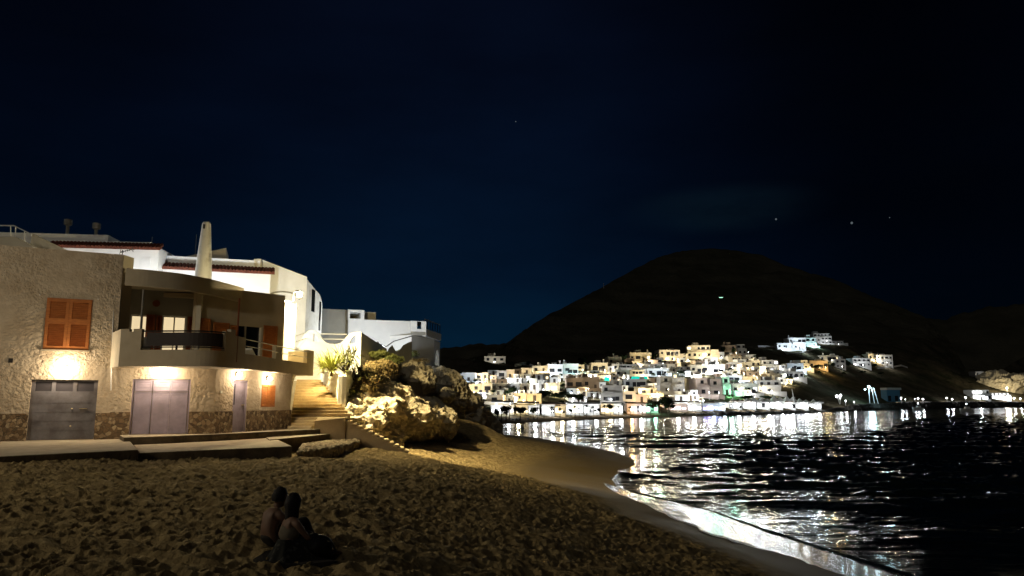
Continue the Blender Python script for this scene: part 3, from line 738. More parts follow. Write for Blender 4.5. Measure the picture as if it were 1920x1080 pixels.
q = MB(); q.hexa([(-11.15,30.0,fl+.62),(-10.55,30.0,fl+.62),(-10.55,30.6,fl+.30),(-11.15,30.6,fl+.30),(-11.15,30.05,fl+.70),(-10.55,30.05,fl+.70),(-10.55,30.62,fl+.38),(-11.15,30.62,fl+.38)]); q.build('headrest', M['whitew'], lg)
for x in (-11.1,-10.6):
    for y in (30.7, 32.2): q = MB(); q.tube([(x,y,fl),(x,y,fl+.28)], .02, 6); q.build('leg', M['metalg'], lg)
# TV aerial on the left block
p = at(229, 478, 28.6); ae = empty('tv_aerial', p, 'dark TV aerial on the roof corner of the brown beach house', 'aerial')
q = MB(); q.tube([p+Vector((0,0,-.3)), p+Vector((0,0,.2))], .018, 6); q.build('mast', M['metald'], ae)
q = MB(); q.tube([p+Vector((-.08,0,.10)), p+Vector((.42,0,.24))], .015, 5)
for k in range(6): q.tube([p+Vector((.0+k*.08,-.12,.12+k*.022)), p+Vector((.0+k*.08,.12,.12+k*.022))], .01, 4)
q.tube([p+Vector((-.10,0,.0)), p+Vector((-.06,0,.25))], .012, 4); q.tube([p+Vector((.42,0,.12)), p+Vector((.38,0,.34))], .012, 4); q.build('antenna_array', M['metald'], ae)

# ------------------------------------------------------------------ terraces and steps before the house
def slabthing(name, pts, z1, z0, label, cat, mtop='conc', mside='conc_shade', bev=.03):
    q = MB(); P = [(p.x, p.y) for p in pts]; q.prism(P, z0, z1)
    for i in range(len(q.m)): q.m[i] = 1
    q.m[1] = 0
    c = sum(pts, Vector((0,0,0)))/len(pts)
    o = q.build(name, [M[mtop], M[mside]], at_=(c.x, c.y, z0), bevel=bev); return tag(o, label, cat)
fa, fb = gz(-260, 868, BASE), gz(259, 843, BASE)
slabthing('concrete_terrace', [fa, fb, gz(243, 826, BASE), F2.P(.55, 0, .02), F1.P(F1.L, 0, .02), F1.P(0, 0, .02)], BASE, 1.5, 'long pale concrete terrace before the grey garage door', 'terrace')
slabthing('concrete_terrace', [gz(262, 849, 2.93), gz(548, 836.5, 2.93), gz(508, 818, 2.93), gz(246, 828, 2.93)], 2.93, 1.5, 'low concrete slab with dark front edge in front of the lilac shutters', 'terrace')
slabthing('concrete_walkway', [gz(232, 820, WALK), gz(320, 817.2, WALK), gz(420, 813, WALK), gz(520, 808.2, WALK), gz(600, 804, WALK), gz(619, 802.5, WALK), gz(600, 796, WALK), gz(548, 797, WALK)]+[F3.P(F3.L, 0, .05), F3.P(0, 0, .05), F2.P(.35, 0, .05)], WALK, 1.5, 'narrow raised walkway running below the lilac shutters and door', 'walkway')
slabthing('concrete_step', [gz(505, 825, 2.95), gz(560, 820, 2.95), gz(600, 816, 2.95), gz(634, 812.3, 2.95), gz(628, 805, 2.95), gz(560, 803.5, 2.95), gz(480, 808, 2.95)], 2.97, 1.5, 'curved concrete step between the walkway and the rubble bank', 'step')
# white cone-shaped stone by the shutters
q = MB(); p = gz(394, 812.5, WALK)
q.tube([p, p+Vector((0,0,.22)), p+Vector((.02,0,.36)), p+Vector((.03,0,.44))], [.31,.25,.12,.02], 12)
tag(q.build('white_stone', M['whitew'], smooth=True, at_=p), 'white pointed stone on the walkway between the shutters and the narrow door', 'stone')
# ------------------------------------------------------------------ blob rocks
def blobs(name, items, mat_,  voxel=.12, disp=((1.2,.5),(.35,.18)), label=None, cat=None, kind=None, parent=None, smooth=True, seed=0, at_=None, soften=0):
    q = MB()
    for c, r in items:
        if r is None: c(q)
        else: q.ball(c, r, 20, 12)
    o = q.build(name+'_src', mat_, at_=at_)
    rm = o.modifiers.new('r', 'REMESH'); rm.mode = 'VOXEL'; rm.voxel_size = voxel
    if soften: s_ = o.modifiers.new('s', 'SMOOTH'); s_.factor = .5; s_.iterations = soften
    dg = bpy.context.evaluated_depsgraph_get(); me = bpy.data.meshes.new_from_object(o.evaluated_get(dg))
    me.name = name
    off = Vector(o.location)
    me.update()
    nv = len(me.vertices); vs = [v.co.copy() for v in me.vertices]; ns = [v.normal.copy() for v in me.vertices]
    for i in range(nv):
        p = vs[i]+off; h = 0
        for k, (sz, am) in enumerate(disp):
            nval = mnoise.noise(Vector((p.x, p.y, p.z*(1.9 if k < 3 else 1)))/sz+Vector((seed+k*7, 3.1, 0)))
            if k == 0: h += am*nval
            elif k == 1: h += am*(.55-abs(nval)*2.2)
            else: h += am*nval
        me.vertices[i].co = vs[i]+ns[i]*h
    me.materials.clear(); me.materials.append(mat_)
    me.polygons.foreach_set('use_smooth', [smooth]*len(me.polygons)); me.update()
    bpy.data.objects.remove(o)
    n = bpy.data.objects.new(name, me); COL.objects.link(n); n.location = off
    return tag(n, label, cat, kind=kind)
def bl(u, v, D, ru, rd, rv): # pixel radii in u and v, metres in depth
    k = D/1403; return (at(u, v, D), (ru*k, rd, rv*k))
# rubble bank below the walkway
def rubble_src(q): q.prism([tuple(gz(u, v, 2.72))[:2] for u, v in ((558,845),(600,840),(648,832),(674,824),(682,814),(650,803),(600,808),(575,815))], 1.6, 2.68)
blobs('rubble_bank', [(rubble_src, None)], M['rubble'], .07, ((.6,.06),(.22,.09),(.09,.05)), 'rough rubble bank of broken concrete beside the foot of the stairs', 'rubble', at_=(-8,31,1.5))

# ------------------------------------------------------------------ staircase
stair = empty('staircase', (-9.3, 37, 2), 'wide yellow-lit outdoor staircase climbing from the beach beside the house', 'stairs')
st = MB()
NS = 13; zb, zt = 3.70, 5.66
Lb, Lt = Vector((-10.6, 36.0, 0)), Vector((-12.5, 43.3, 0)); Rb, Rt = Vector((-7.75, 36.0, 0)), Vector((-11.2, 43.3, 0))
for i in range(NS):
    t0, t1 = i/NS, (i+1)/NS
    z = zb+(zt-zb)*(i+1)/NS
    a, b = Lb.lerp(Lt, t0), Rb.lerp(Rt, t0); c, d = Rb.lerp(Rt, 1.0), Lb.lerp(Lt, 1.0)
    t2 = min(1, (i+1.35)/NS); c, d = Rb.lerp(Rt, t2), Lb.lerp(Lt, t2)
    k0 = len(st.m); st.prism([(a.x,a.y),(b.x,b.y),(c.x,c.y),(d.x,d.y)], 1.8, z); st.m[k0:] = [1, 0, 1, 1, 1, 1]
st.build('flight', [M['stairs'], M['riser_shade']], stair, bevel=.012)
q = MB(); q.prism([(-10.6,35.0),(-7.75,35.0),(-7.75,36.005),(-10.6,36.005)], 1.7, zb-.0); q.build('landing', M['stairs'], stair, bevel=.02)
# steps down to the walkway
q = MB()
for k in range(4):
    z = zb-.125*(k+1); q.prism([(-10.7+.0*k,34.98-.30*(k+1)),(-9.05-.02*k,34.98-.30*(k+1)),(-9.05,34.98-.30*k+.0),(-10.7,34.98-.30*k)], 1.7, z)
q.build('flight', M['stairs'], stair, bevel=.015)
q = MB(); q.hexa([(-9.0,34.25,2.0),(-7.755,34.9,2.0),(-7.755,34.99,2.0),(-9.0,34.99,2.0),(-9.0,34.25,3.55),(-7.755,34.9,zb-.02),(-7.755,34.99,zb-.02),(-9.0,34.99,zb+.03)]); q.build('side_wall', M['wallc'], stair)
# lower flight to the sand, seen from its side
q = MB(); NL = 12
s0_, s1_ = Vector((-7.75, 35.0, 0)), gz(766, 850, 2.02); s1_.z = 0
dl = (s1_-s0_).normalized(); nl = Vector((-dl.y, dl.x, 0))
tops = []
for k in range(NL):
    a = s0_.lerp(s1_, k/NL); b = s0_.lerp(s1_, (k+1)/NL); z = 3.62-(3.62-2.10)*(k+.6)/NL
    c, d = b+nl*1.3, a+nl*1.3; zlow = 1.5
    q.prism([(a.x,a.y),(b.x,b.y),(c.x,c.y),(d.x,d.y)], 1.5, z-.07)
    tops.append((a, b, z))
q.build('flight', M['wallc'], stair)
q = MB()
for a, b, z in tops:
    a2 = a-dl*.0-nl*.05; b2 = b+dl*.05-nl*.05; c, d = b2+nl*1.36, a2+nl*1.36
    q.prism([(a2.x,a2.y),(b2.x,b2.y),(c.x,c.y),(d.x,d.y)], z-.068, z)
q.build('treads', M['stairs'], stair)

# planter beside the stairs
plt = empty('planter', (-9.5, 40, 4.5), 'white weathered masonry planter beside the top of the stairs', 'planter')
pc, pb = Vector((-8.62, 37.9, 0)), Vector((-11.15, 43.2, 0)); pr = at(660, 697, 41.2); pr.z = 0
pbr = pb+Vector((2.2, .9, 0))
q = MB(); F = Frame(pb, pc)
q.hexa([F.P(0,3.2,0),F.P(F.L,3.2,0),F.P(F.L,3.2,-.22),F.P(0,3.2,-.22),F.P(0,6.2,0),F.P(F.L,5.72,0),F.P(F.L,5.72,-.22),F.P(0,6.2,-.22)])
F = Frame(pc+Vector((.003,.0,0)), pr); q.hexa([F.P(0,3.0,0),F.P(F.L,3.6,0),F.P(F.L,3.6,-.22),F.P(0,3.0,-.22),F.P(0,5.718,0),F.P(F.L,6.1,0),F.P(F.L,6.1,-.22),F.P(0,5.718,-.22)])
F = Frame(pr, pbr); F.box(q, 0, F.L, 3.6, 6.0, -.22, 0)
q.build('basin', M['whitew'], plt, bevel=.02)
q = MB(); q.prism([(pb.x+.15,pb.y-.1),(pc.x-.02,pc.y+.3),(pr.x-.2,pr.y),(pbr.x,pbr.y)], 4.5, [6.0,5.55,5.85,5.95]); q.build('soil', M['soil'], plt)

# spiky plants
def blade(mb, base, dirv, L, w, droop, n=6, mi=0):
    d = Vector(dirv).normalized(); side = d.cross(Vector((0,0,1)))
    if side.length < .01: side = Vector((1,0,0))
    side.normalize(); p = Vector(base); vs = []
    for i in range(n+1):
        t = i/n; ww = w*(1-t)**.7*(.6+.8*t if t < .4 else .92)+.002
        vs += [p-side*ww, p+side*ww]
        d = (d+Vector((0,0,-droop/n))).normalized(); p = p+d*L/n
    mb.add(vs, [(2*i, 2*i+1, 2*i+3, 2*i+2) for i in range(n)], mi)
def spiky(loc, R, n, label, m_, seed, w=.035, droop=.9, name='agave_plant', grp=None):
    rnd = random.Random(seed); r_ = empty(name, loc, label, 'plant', grp); q = MB()
    for i in range(n):
        a = rnd.uniform(0, 6.283); el = rnd.uniform(.25, 1.45); d = (math.cos(a)*math.cos(el), math.sin(a)*math.cos(el), math.sin(el))
        blade(q, Vector(loc)+Vector((math.cos(a)*.06, math.sin(a)*.06, .02)), d, R*rnd.uniform(.75, 1.15), w*rnd.uniform(.7,1.2), droop*rnd.uniform(.5,1.3))
    q.build('leaves', m_, r_); q = MB(); q.tube([Vector(loc)+Vector((0,0,-.25)), Vector(loc)+Vector((0,0,.1))], [.09,.05], 8); q.build('stem', M['trunk'], r_)
spiky(at(622, 697, 39.3), 1.2, 240, 'spiky yellow-green agave spilling over the front corner of the white planter', M['leafa'], 1)
spiky(at(606, 692, 41.0), 1.0, 120, 'pale spiky plant at the back left of the white planter', M['leafa'], 2, .03)
def yucca(loc, h, heads, label, seed):
    rnd = random.Random(seed); r_ = empty('yucca_plant', loc, label, 'plant'); L0 = Vector(loc); tr = MB(); lf = MB()
    for k in range(heads):
        tip = L0+Vector((rnd.uniform(-.8,.8), rnd.uniform(-.5,.5), h*rnd.uniform(.45,1)))
        tr.tube([L0, L0.lerp(tip,.5)+Vector((rnd.uniform(-.1,.1),0,0)), tip], [.06,.045,.035], 6)
        for i in range(42):
            a = rnd.uniform(0, 6.283); el = rnd.uniform(-.4, 1.4); d = (math.cos(a)*math.cos(el), math.sin(a)*math.cos(el), math.sin(el))
            blade(lf, tip, d, rnd.uniform(.6,.95), .03, .9, 4)
    lf.build('leaves', M['leafg'], r_); tr.build('stem', M['trunk'], r_)
yucca(at(648, 699, 40.6), 1.1, 9, 'dark green yucca with several heads at the right of the white planter', 5)
yucca(at(664, 712, 41.5), .6, 6, 'low yucca growing down the slope beside the white planter', 8)

# ------------------------------------------------------------------ white pillar with the street lamp
pp0, pp1 = at(533, 620, 37.6), at(554, 620, 38.4); pil = MB()
FP = Frame((pp0.x, pp0.y), (pp1.x, pp1.y)); zt_ = at(543, 569, 38).z
FP.box(pil, 0, FP.L, 5.5, zt_, -.5, 0)
pr_ = empty('white_pillar', (pp0.x, pp0.y, 5.5), 'brightly lit white wall pillar at the right end of the balcony', 'pillar')
pil.build('shaft', M['white'], pr_, bevel=.03)
q = MB(); FP.box(q, .02, FP.L*.62, zt_+.002, zt_+.12, -.42, -.08); q.build('cap', M['white'], pr_)
lp = at(561, 553, 37.8); sl = empty('street_lamp', (lp.x-.3, 38.0, zt_), 'lit street lamp on a short bracket above the white pillar', 'street lamp')
q = MB(); q.tube([(lp.x-.34, 37.95, zt_+.10), (lp.x-.34, 37.95, lp.z+.12), (lp.x-.2, 37.9, lp.z+.25), (lp.x, 37.8, lp.z+.22)], .035, 8); q.build('bracket', M['metalw'], sl)
q = MB(); q.tube([(lp.x, 37.8, lp.z+.14), (lp.x, 37.8, lp.z+.24)], [.2,.08], 12); q.build('lamp_hood', M['metalw'], sl)
q = MB(); q.ball(lp, .14, 16, 10); q.build('lamp_globe', M['sbulb'], sl, smooth=True)
light('POINT', lp+Vector((.32,-.25,-.10)), P_STREET, C_STREET, sl, .12)
sp_ = light('SPOT', lp+Vector((.34,-.25,-.12)), P_STREET*3.4, (1,.80,.42), sl, .12, 'added_beam')  # extra beam added at the lamp to brighten the beach
sp_.data.spot_size = math.radians(104); sp_.data.spot_blend = .55
sp_.rotation_euler = (Vector((-.5,46,1.5))-(lp+Vector((.34,-.25,-.12)))).to_track_quat('-Z', 'Y').to_euler()
# low wall under the pillar running back behind the balcony
q = MB(); F = Frame((-12.9, 36.6), (pp0.x, pp0.y+.02)); F.box(q, 0, F.L-.002, 4.6, 7.3, -.3, 0); tag(q.build('garden_wall', M['cream'], at_=(-12, 37, 4.6)), 'cream low wall joining the white pillar behind the balcony rails', 'wall')

# wavy-topped white wall
wv = empty('wavy_wall', (-11, 45, 5), 'white wall with wave-shaped top and arched openings above the planter', 'wall')
D_ = 45.0
prof = [(556,652),(561,645),(566,634),(572,624),(579,619.5),(587,619.5),(594,623),(600,630),(605,637),(611,642),(618,644.5),(630,645),(638,643.5),(644,638),(649,631),(655,625.5),(663,623),(677,622)]
q = MB(); prr = [at(u, v, D_) for u, v in prof]; zb_ = 5.2
def arch_open(p, base, lo, hi):  # quads from profile down to an opening
    pass
inner = {}
def in_v(u):   # upper rim of the openings
    if 587 <= u <= 601: return ('o', interp(u, [(587,625),(591,627),(596,632),(601,641)]), 641)
    if 654.5 <= u <= 667: return ('o', interp(u, [(654.5,644),(658,636),(663,630),(667,628)]), 644)
    return None
uu = np.arange(556, 677.1, 1.0)
for i in range(len(uu)-1):
    u0, u1 = uu[i], uu[i+1]; va, vb = interp(u0, prof), interp(u1, prof)
    segs = [((va, vb), (900, 900))]
    o_ = in_v((u0+u1)/2)
    if o_: segs = [((va, vb), (o_[1], o_[1])), ((o_[2], o_[2]), (900, 900))]
    for (ta, tb_), (ba, bb) in segs:
        za0, zb0 = at(u0, ta, D_).z, at(u1, tb_, D_).z
        za1 = at(u0, ba, D_).z if ba < 899 else zb_; zb1 = at(u1, bb, D_).z if bb < 899 else zb_
        x0, x1 = at(u0, 640, D_).x, at(u1, 640, D_).x
        q.hexa([(x0,D_,za1),(x1,D_,zb1),(x1,D_+.25,zb1),(x0,D_+.25,za1),(x0,D_,za0),(x1,D_,zb0),(x1,D_+.25,zb0),(x0,D_+.25,za0)])
q.build('wall_panel', M['white'], wv)
q = MB(); x1 = at(677, 640, D_).x; q.hexa([(x1,D_-.02,5.0),(x1+.75,D_+5,5.6),(x1+.5,D_+5,5.6),(x1-.25,D_+.0,5.0),(x1,D_-.02,8.6),(x1+.75,D_+5,7.9),(x1+.5,D_+5,7.9),(x1-.25,D_,8.6)]); q.build('side_wall', M['white'], wv)
q = MB()
for v in (626, 635.5): q.tube([at(601, v, D_+.1), at(650, v+1, D_+.1)], .035, 6)
q.build('railing', M['metalw'], wv)
q = MB()
for v0, v1 in ((629.5,622), (640,633)): q.tube([at(553, v0+1.5, D_-2), at(575, v1+1, D_+.1)], .035, 6)
q.build('railing', M['metalw'], wv)
q = MB(); q.hexa([tuple(at(543, 654, 43.5))[:2]+(5.0,), (at(557,650,D_).x, D_, 5.0), (at(557,650,D_).x, D_+.2, 5.0), tuple(at(543, 654, 43.7))[:2]+(5.0,), tuple(at(543, 649, 43.5)), (at(557,650,D_).x, D_, at(557,651,D_).z), (at(557,650,D_).x, D_+.2, at(557,651,D_).z), tuple(at(543, 649, 43.7))]); q.build('low_wall', M['white'], wv)
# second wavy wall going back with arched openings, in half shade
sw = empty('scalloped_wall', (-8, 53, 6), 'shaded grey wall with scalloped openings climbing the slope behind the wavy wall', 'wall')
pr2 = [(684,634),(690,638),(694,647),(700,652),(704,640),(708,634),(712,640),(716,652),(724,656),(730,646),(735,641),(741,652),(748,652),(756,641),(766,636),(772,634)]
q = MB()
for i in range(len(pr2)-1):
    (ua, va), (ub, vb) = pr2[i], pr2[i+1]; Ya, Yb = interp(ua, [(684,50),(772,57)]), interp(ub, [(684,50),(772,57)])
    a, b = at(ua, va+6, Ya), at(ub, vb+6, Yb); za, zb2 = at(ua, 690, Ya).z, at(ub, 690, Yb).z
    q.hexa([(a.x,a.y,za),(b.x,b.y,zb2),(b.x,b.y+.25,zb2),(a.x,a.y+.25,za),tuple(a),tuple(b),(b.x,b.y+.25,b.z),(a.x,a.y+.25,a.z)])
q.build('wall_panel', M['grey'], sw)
q = MB(); q.tube([at(684,633,50), at(706,643,51.5), at(724,650,53), at(738,640,54), at(772,630,57)], .035, 6); q.build('railing', M['metald'], sw)
# unseen lamp posts added to light the white houses and the brown front
def added_lamp(loc, h, power, col, label, r=.12, grp='unseen lamps added in the upper lane'):
    r_ = empty('street_lamp', loc, label, 'street lamp', grp); L0 = Vector(loc)
    q = MB(); q.tube([L0, L0+Vector((0,0,h))], [.07,.04], 8); q.tube([L0+Vector((0,0,h-.05)), L0+Vector((.3,-.1,h+.05))], .03, 6); q.build('post', M['metalg'], r_)
    q = MB(); q.ball(L0+Vector((.35,-.1,h)), .16, 12, 8); q.build('lamp_globe', M['sbulb'], r_, smooth=True)
    light('POINT', L0+Vector((.35,-.1,h-.25)), power, col, r_, r)

# ------------------------------------------------------------------ ground of the upper lane
q = MB(); q.prism([(-60,36),(-24.5,37.5),(-13.4,42.2),(-12.4,43.3),(-11.2,43.3),(-9,44),(-7.5,52),(-5,62),(-8,90),(-60,90)], .5, [5.4,5.4,5.5,5.62,5.62,5.62,5.8,5.7,5.6,5.6]); tag(q.build('lane', M['conc']), kind='structure')

# ------------------------------------------------------------------ the white houses above
def tiles(F, mb, t0, t1, z0, z1, d0, d1, pitch=.24):
    # sloping strip of half-round tiles: eave at (d1,z0), ridge at (d0,z1)
    n = max(2, int((t1-t0)/pitch)); p_ = (t1-t0)/n
    for i in range(n):
        c = t0+(i+.5)*p_; vs = []
        for k in range(7):
            a = math.pi*k/6; x = c-math.cos(a)*p_*.5; h = math.sin(a)*p_*.45
            vs += [F.P(x, z0+h, d1), F.P(x, z1+h, d0)]
        m_ = len(vs)//2
        vs += [F.P(x, z0-.02, d1) for x in (c-p_*.5, c+p_*.5)]
        mb.add(vs, [(2*k, 2*k+2, 2*k+3, 2*k+1) for k in range(m_-1)]+[tuple([2*k for k in range(m_)][::-1])])
    mb.hexa([F.P(t0,z0-.10,d1-.03),F.P(t1,z0-.10,d1-.03),F.P(t1,z1-.10,d0),F.P(t0,z1-.10,d0),F.P(t0,z0-.0,d1-.03),F.P(t1,z0-.0,d1-.03),F.P(t1,z1,d0),F.P(t0,z1,d0)])
# house C (left)
hc = empty('white_house', (-22, 43, 5.4), 'leftmost white house behind the brown one, with a tiled eave and round roof cowls', 'house', 'white houses of the upper lane')
FCc = Frame((at(-260, 500, 43.5).x, 41.2), (at(297, 500, 43.5).x, 43.5))
t0, zA = FCc.hit(250, 466); tR, _ = FCc.hit(296, 490); zEave = FCc.hit(200, 465)[1]; zTop = FCc.hit(240, 451)[1]
q = MB(); FCc.box(q, 0, tR, 5.2, zEave+.1, -7, 0); q.build('wall', M['white'], hc)
q = MB(); tiles(FCc, q, FCc.hit(90, 460)[0], tR+.15, zEave, zEave+.36, -.35, .28, .2); q.build('roof_tiles', M['tile'], hc)
q = MB(); FCc.box(q, .1, FCc.hit(281,452)[0], zEave+.1, zTop, -6.8, -.36); q.build('parapet', M['white'], hc)
q = MB(); t9 = FCc.hit(193, 440)[0]; FCc.box(q, -.1, t9, zTop-.002, FCc.hit(150, 434)[1], -6, -.8); q.build('upper_block', M['white'], hc)
q = MB(); t8 = FCc.hit(264, 490)[0]; FCc.box(q, t8, t8+.55, FCc.hit(270,503)[1], FCc.hit(270,484)[1], -.02, .03); q.build('blind_window', M['white'], hc)
for u, v in ((126,418), (180,425)):
    p = at(u, 436, 45.5); zt2 = at(u, v, 45.5).z; q = MB(); q.tube([(p.x,45.5,p.z-.4),(p.x,45.5,zt2-.1)], .10, 10); q.tube([(p.x,45.5,zt2-.18),(p.x,45.5,zt2-.12),(p.x,45.5,zt2+.2),(p.x,45.5,zt2+.25)], [.15,.24,.24,.10], 14); q.build('chimney_cowl', M['grey'], hc)
# house B (middle)
hb = empty('white_house', (-16.5, 45, 5.4), 'white house with a dark red tiled eave behind the round chimney', 'house', 'white houses of the upper lane')
FB = Frame((at(297, 500, 44.4).x-.3, 44.4), (at(497, 500, 46.4).x, 46.4))
tR, _ = FB.hit(506, 540); zE = FB.hit(440, 509.5)[1]; zT = FB.hit(440, 484)[1]
q = MB(); FB.box(q, 0, tR, 5.2, zE+.1, -7, 0); q.build('wall', M['white'], hb)
q = MB(); tiles(FB, q, .1, tR+.25, zE, zE+.38, -.40, .30, .21); q.build('roof_tiles', M['tile'], hb)
q = MB(); FB.box(q, .05, FB.hit(488,490)[0], zE+.1, zT, -6.8, -.41); q.build('parapet', M['white'], hb)
q = MB(); a0 = FB.hit(312, 478)[0]; a1 = FB.hit(420, 470)[0]; z0_ = zT-.02; zq = FB.hit(400, 462)[1]
q.hexa([FB.P(a0,z0_,-2),FB.P(a1,z0_,-2),FB.P(a1,z0_,-5),FB.P(a0,z0_,-5),FB.P(a0,z0_+.05,-2),FB.P(a1,zq+.35,-2),FB.P(a1,zq+.35,-5),FB.P(a0,z0_+.05,-5)]); q.build('roof_block', M['cream'], hb)
for u, v in ((357,430),):
    q = MB(); p = FB.hit(u, 470); q.tube([FB.P(p[0], zT, -3), FB.P(p[0], zT+2.0, -3)], .02, 5); q.build('antenna_mast', M['metalg'], hb)
q = MB(); p = FCc.hit(251, 445); q.tube([FCc.P(p[0], zTop-.3, -3), FCc.P(p[0], zTop+.9, -3)], .02, 5); q.build('antenna_mast', M['metalg'], hc)
# round tapered chimney
pcm = at(382, 500, 40.5); ch = empty('round_chimney', (pcm.x, 40.5, 6), 'tall tapered round white chimney tower with a slot near its top', 'chimney')
zt3 = at(385, 417, 40.5).z; q = MB()
hh = [6, 9.2, zt3-2.0, zt3-.12, zt3]
q.tube([(pcm.x+.003*k, 40.5, z) for k, z in enumerate([6, zt3-3.2, zt3-1.8, zt3-.10, zt3])], [.62,.46,.37,.235,.19], 24); q.build('shaft', M['whitew'], ch, smooth=False)
q = MB(); q.box((pcm.x-.06, 40.5-.30, zt3-.42), (pcm.x+.05, 40.5-.16, zt3-.17)); q.build('smoke_slot', M['metald'], ch)
# house A (tall gable at the end)
ha = empty('white_house', (-14, 49, 5.4), 'tall white house with a sloping roofline behind the street lamp', 'house', 'white houses of the upper lane')
FA = Frame((at(497, 520, 46.9).x, 46.9), (at(575, 540, 48.2).x, 48.2))
zl = FA.hit(503, 488)[1]; zr = FA.hit(575, 519)[1]
q = MB(); bk = 7
P0, P1 = FA.P(0,0,0), FA.P(FA.L,0,0)
q.hexa([FA.P(-.2,5.2,0),FA.P(FA.L,5.2,0),FA.P(FA.L,5.2,-bk),FA.P(-.2,5.2,-bk),FA.P(-.2,zl,0),FA.P(FA.L,zr,0),FA.P(FA.L,zr,-bk),FA.P(-.2,zl,-bk)]); q.build('wall', M['white'], ha)
q = MB(); q.hexa([FA.P(-.55,zl-1.05,.01),FA.P(-.05,zl-1.5,.01),FA.P(-.05,zl-1.5,-.5),FA.P(-.55,zl-1.05,-.5),FA.P(-.75,zl+.0,.01),FA.P(-.3,zl+.05,.01),FA.P(-.3,zl+.05,-.5),FA.P(-.75,zl+.0,-.5)]); q.build('roof_end', M['cream'], ha)
q = MB(); n = 14; cc = FA.hit(532, 560); 
pts = [FA.P(cc[0]+1.0*math.cos(math.pi*k/n), cc[1]+.45*math.sin(math.pi*k/n), .02) for k in range(n+1)]; q.tube(pts, .06, 6); q.build('arch_trim', M['grey'], ha)
# right wing with rounded corner
q = MB(); w0_, w1_ = FA.P(FA.L, 0, .0), Vector((at(604, 580, 52).x, 52, 0)); FW = Frame(w0_+Vector((.003,0,0)), w1_)
zz = FW.hit(600, 545)[1]; N_ = 10
vs_top = [(0, zr-.15), (FW.L*.55, zr-.6)]+[(FW.L*(.55+.45*math.sin(k/6*1.57)), zr-.6-(1-math.cos(k/6*1.57))*.9) for k in range(1, 7)]
for (ta, za), (tb2, zb3) in zip(vs_top[:-1], vs_top[1:]):
    if tb2-ta > 1e-4: q.hexa([FW.P(ta,5.2,0),FW.P(tb2,5.2,0),FW.P(tb2,5.2,-6),FW.P(ta,5.2,-6),FW.P(ta,za,0),FW.P(tb2,zb3,0),FW.P(tb2,zb3,-6),FW.P(ta,za,-6)])
q.build('side_wing', M['whitew'], ha)
for u0, v0, u1, v1 in ((584,543,590,585), (598,565,601,620)):
    r_ = rect(FW, u0, v0, u1, v1); q = MB(); FW.box(q, r_[0], r_[1], r_[2], r_[3], .003, .02); q.build('window', M['glassd'], ha)
# far-left cream terrace with rails
fl_ = empty('roof_terrace', (-24, 36, 9), 'cream parapet with white handrail and sloping stair wall above the brown house at far left', 'terrace')
q = MB(); p0, p1 = at(-80, 446, 34), at(28, 444, 34)
F = Frame((p0.x,34), (p1.x,34)); 
pts = [(-80,442),(28,444),(62,462)]
for (ua,va),(ub,vb) in zip(pts[:-1], pts[1:]):
    a, b = at(ua,va,34), at(ub,vb,34); q.hexa([(a.x,34,8.5),(b.x,34,8.5),(b.x,34.3,8.5),(a.x,34.3,8.5),tuple(a),tuple(b),(b.x,34.3,b.z),(a.x,34.3,a.z)])
q.build('parapet', M['cream'], fl_)
q = MB(); a, b = at(60,438,36), at(134,474,36); q.hexa([(a.x-.25,36,8.5),(b.x,36,8.5),(b.x,36.3,8.5),(a.x-.25,36.3,8.5),tuple(a),tuple(b),(b.x,36.3,b.z),(a.x,36.3,a.z)]); q.build('stair_wall', M['cream'], fl_)
q = MB(); q.tube([at(-60,422,34.1), at(26,423,34.1), at(60,440,34.1)], .03, 6)
for u, vt, vb in ((20,423,444), (29,424.5,445), (46,433,453)): q.tube([at(u,vt,34.1), at(u,vb,34.1)], .022, 6)
q.build('handrail', M['metalw'], fl_)
# house D (right, far)
hd = empty('white_house', (-10, 64, 5.4), 'white seaside house with an arched end and dark terrace, right of the wavy wall', 'house', 'white houses of the upper lane')
FD = Frame((at(598,640,60).x,60), (at(652,640,61).x,61)); q = MB(); zt4 = FD.hit(630,580)[1]; FD.box(q, 0, FD.L, 4, zt4, -8, 0); q.build('grey_wing', M['grey'], hd)
FE_ = Frame((at(652,640,60.2).x,60.2), (at(774,640,62).x,62)); q = MB(); zt5 = FE_.hit(720,600.5)[1]; FE_.box(q, 0, FE_.L, 4, zt5, -9, 0); q.build('wall', M['white'], hd)
r1 = rect(FE_, 652.5, 581, 690, 601); r2 = rect(FE_, 656, 585.5, 676, 600)
q = MB(); FE_.wall(q, r1[0], r1[1]-.3, zt5, r1[3], [(r2[0], r2[1], zt5+.05, r2[3])], 3); q.build('loggia_frame', M['white'], hd)
q = MB(); FE_.box(q, r1[0]+.1, r2[1]+.1, zt5+.01, r2[3], -2.9, -2.8); q.build('window', M['soil'], hd)
q = MB(); r3 = rect(FE_, 684, 580, 712, 600); FE_.box(q, r1[1]-.25, r3[1], zt5+.002, r3[3], -7, -2.0); q.build('upper_block', M['cream'], hd)
q = MB(); r4 = rect(FE_, 712, 596, 800, 601); FE_.box(q, r4[0], r4[1]+.2, zt5+.003, zt5+.14, -8, -1.5); q.build('awning', M['metald'], hd)
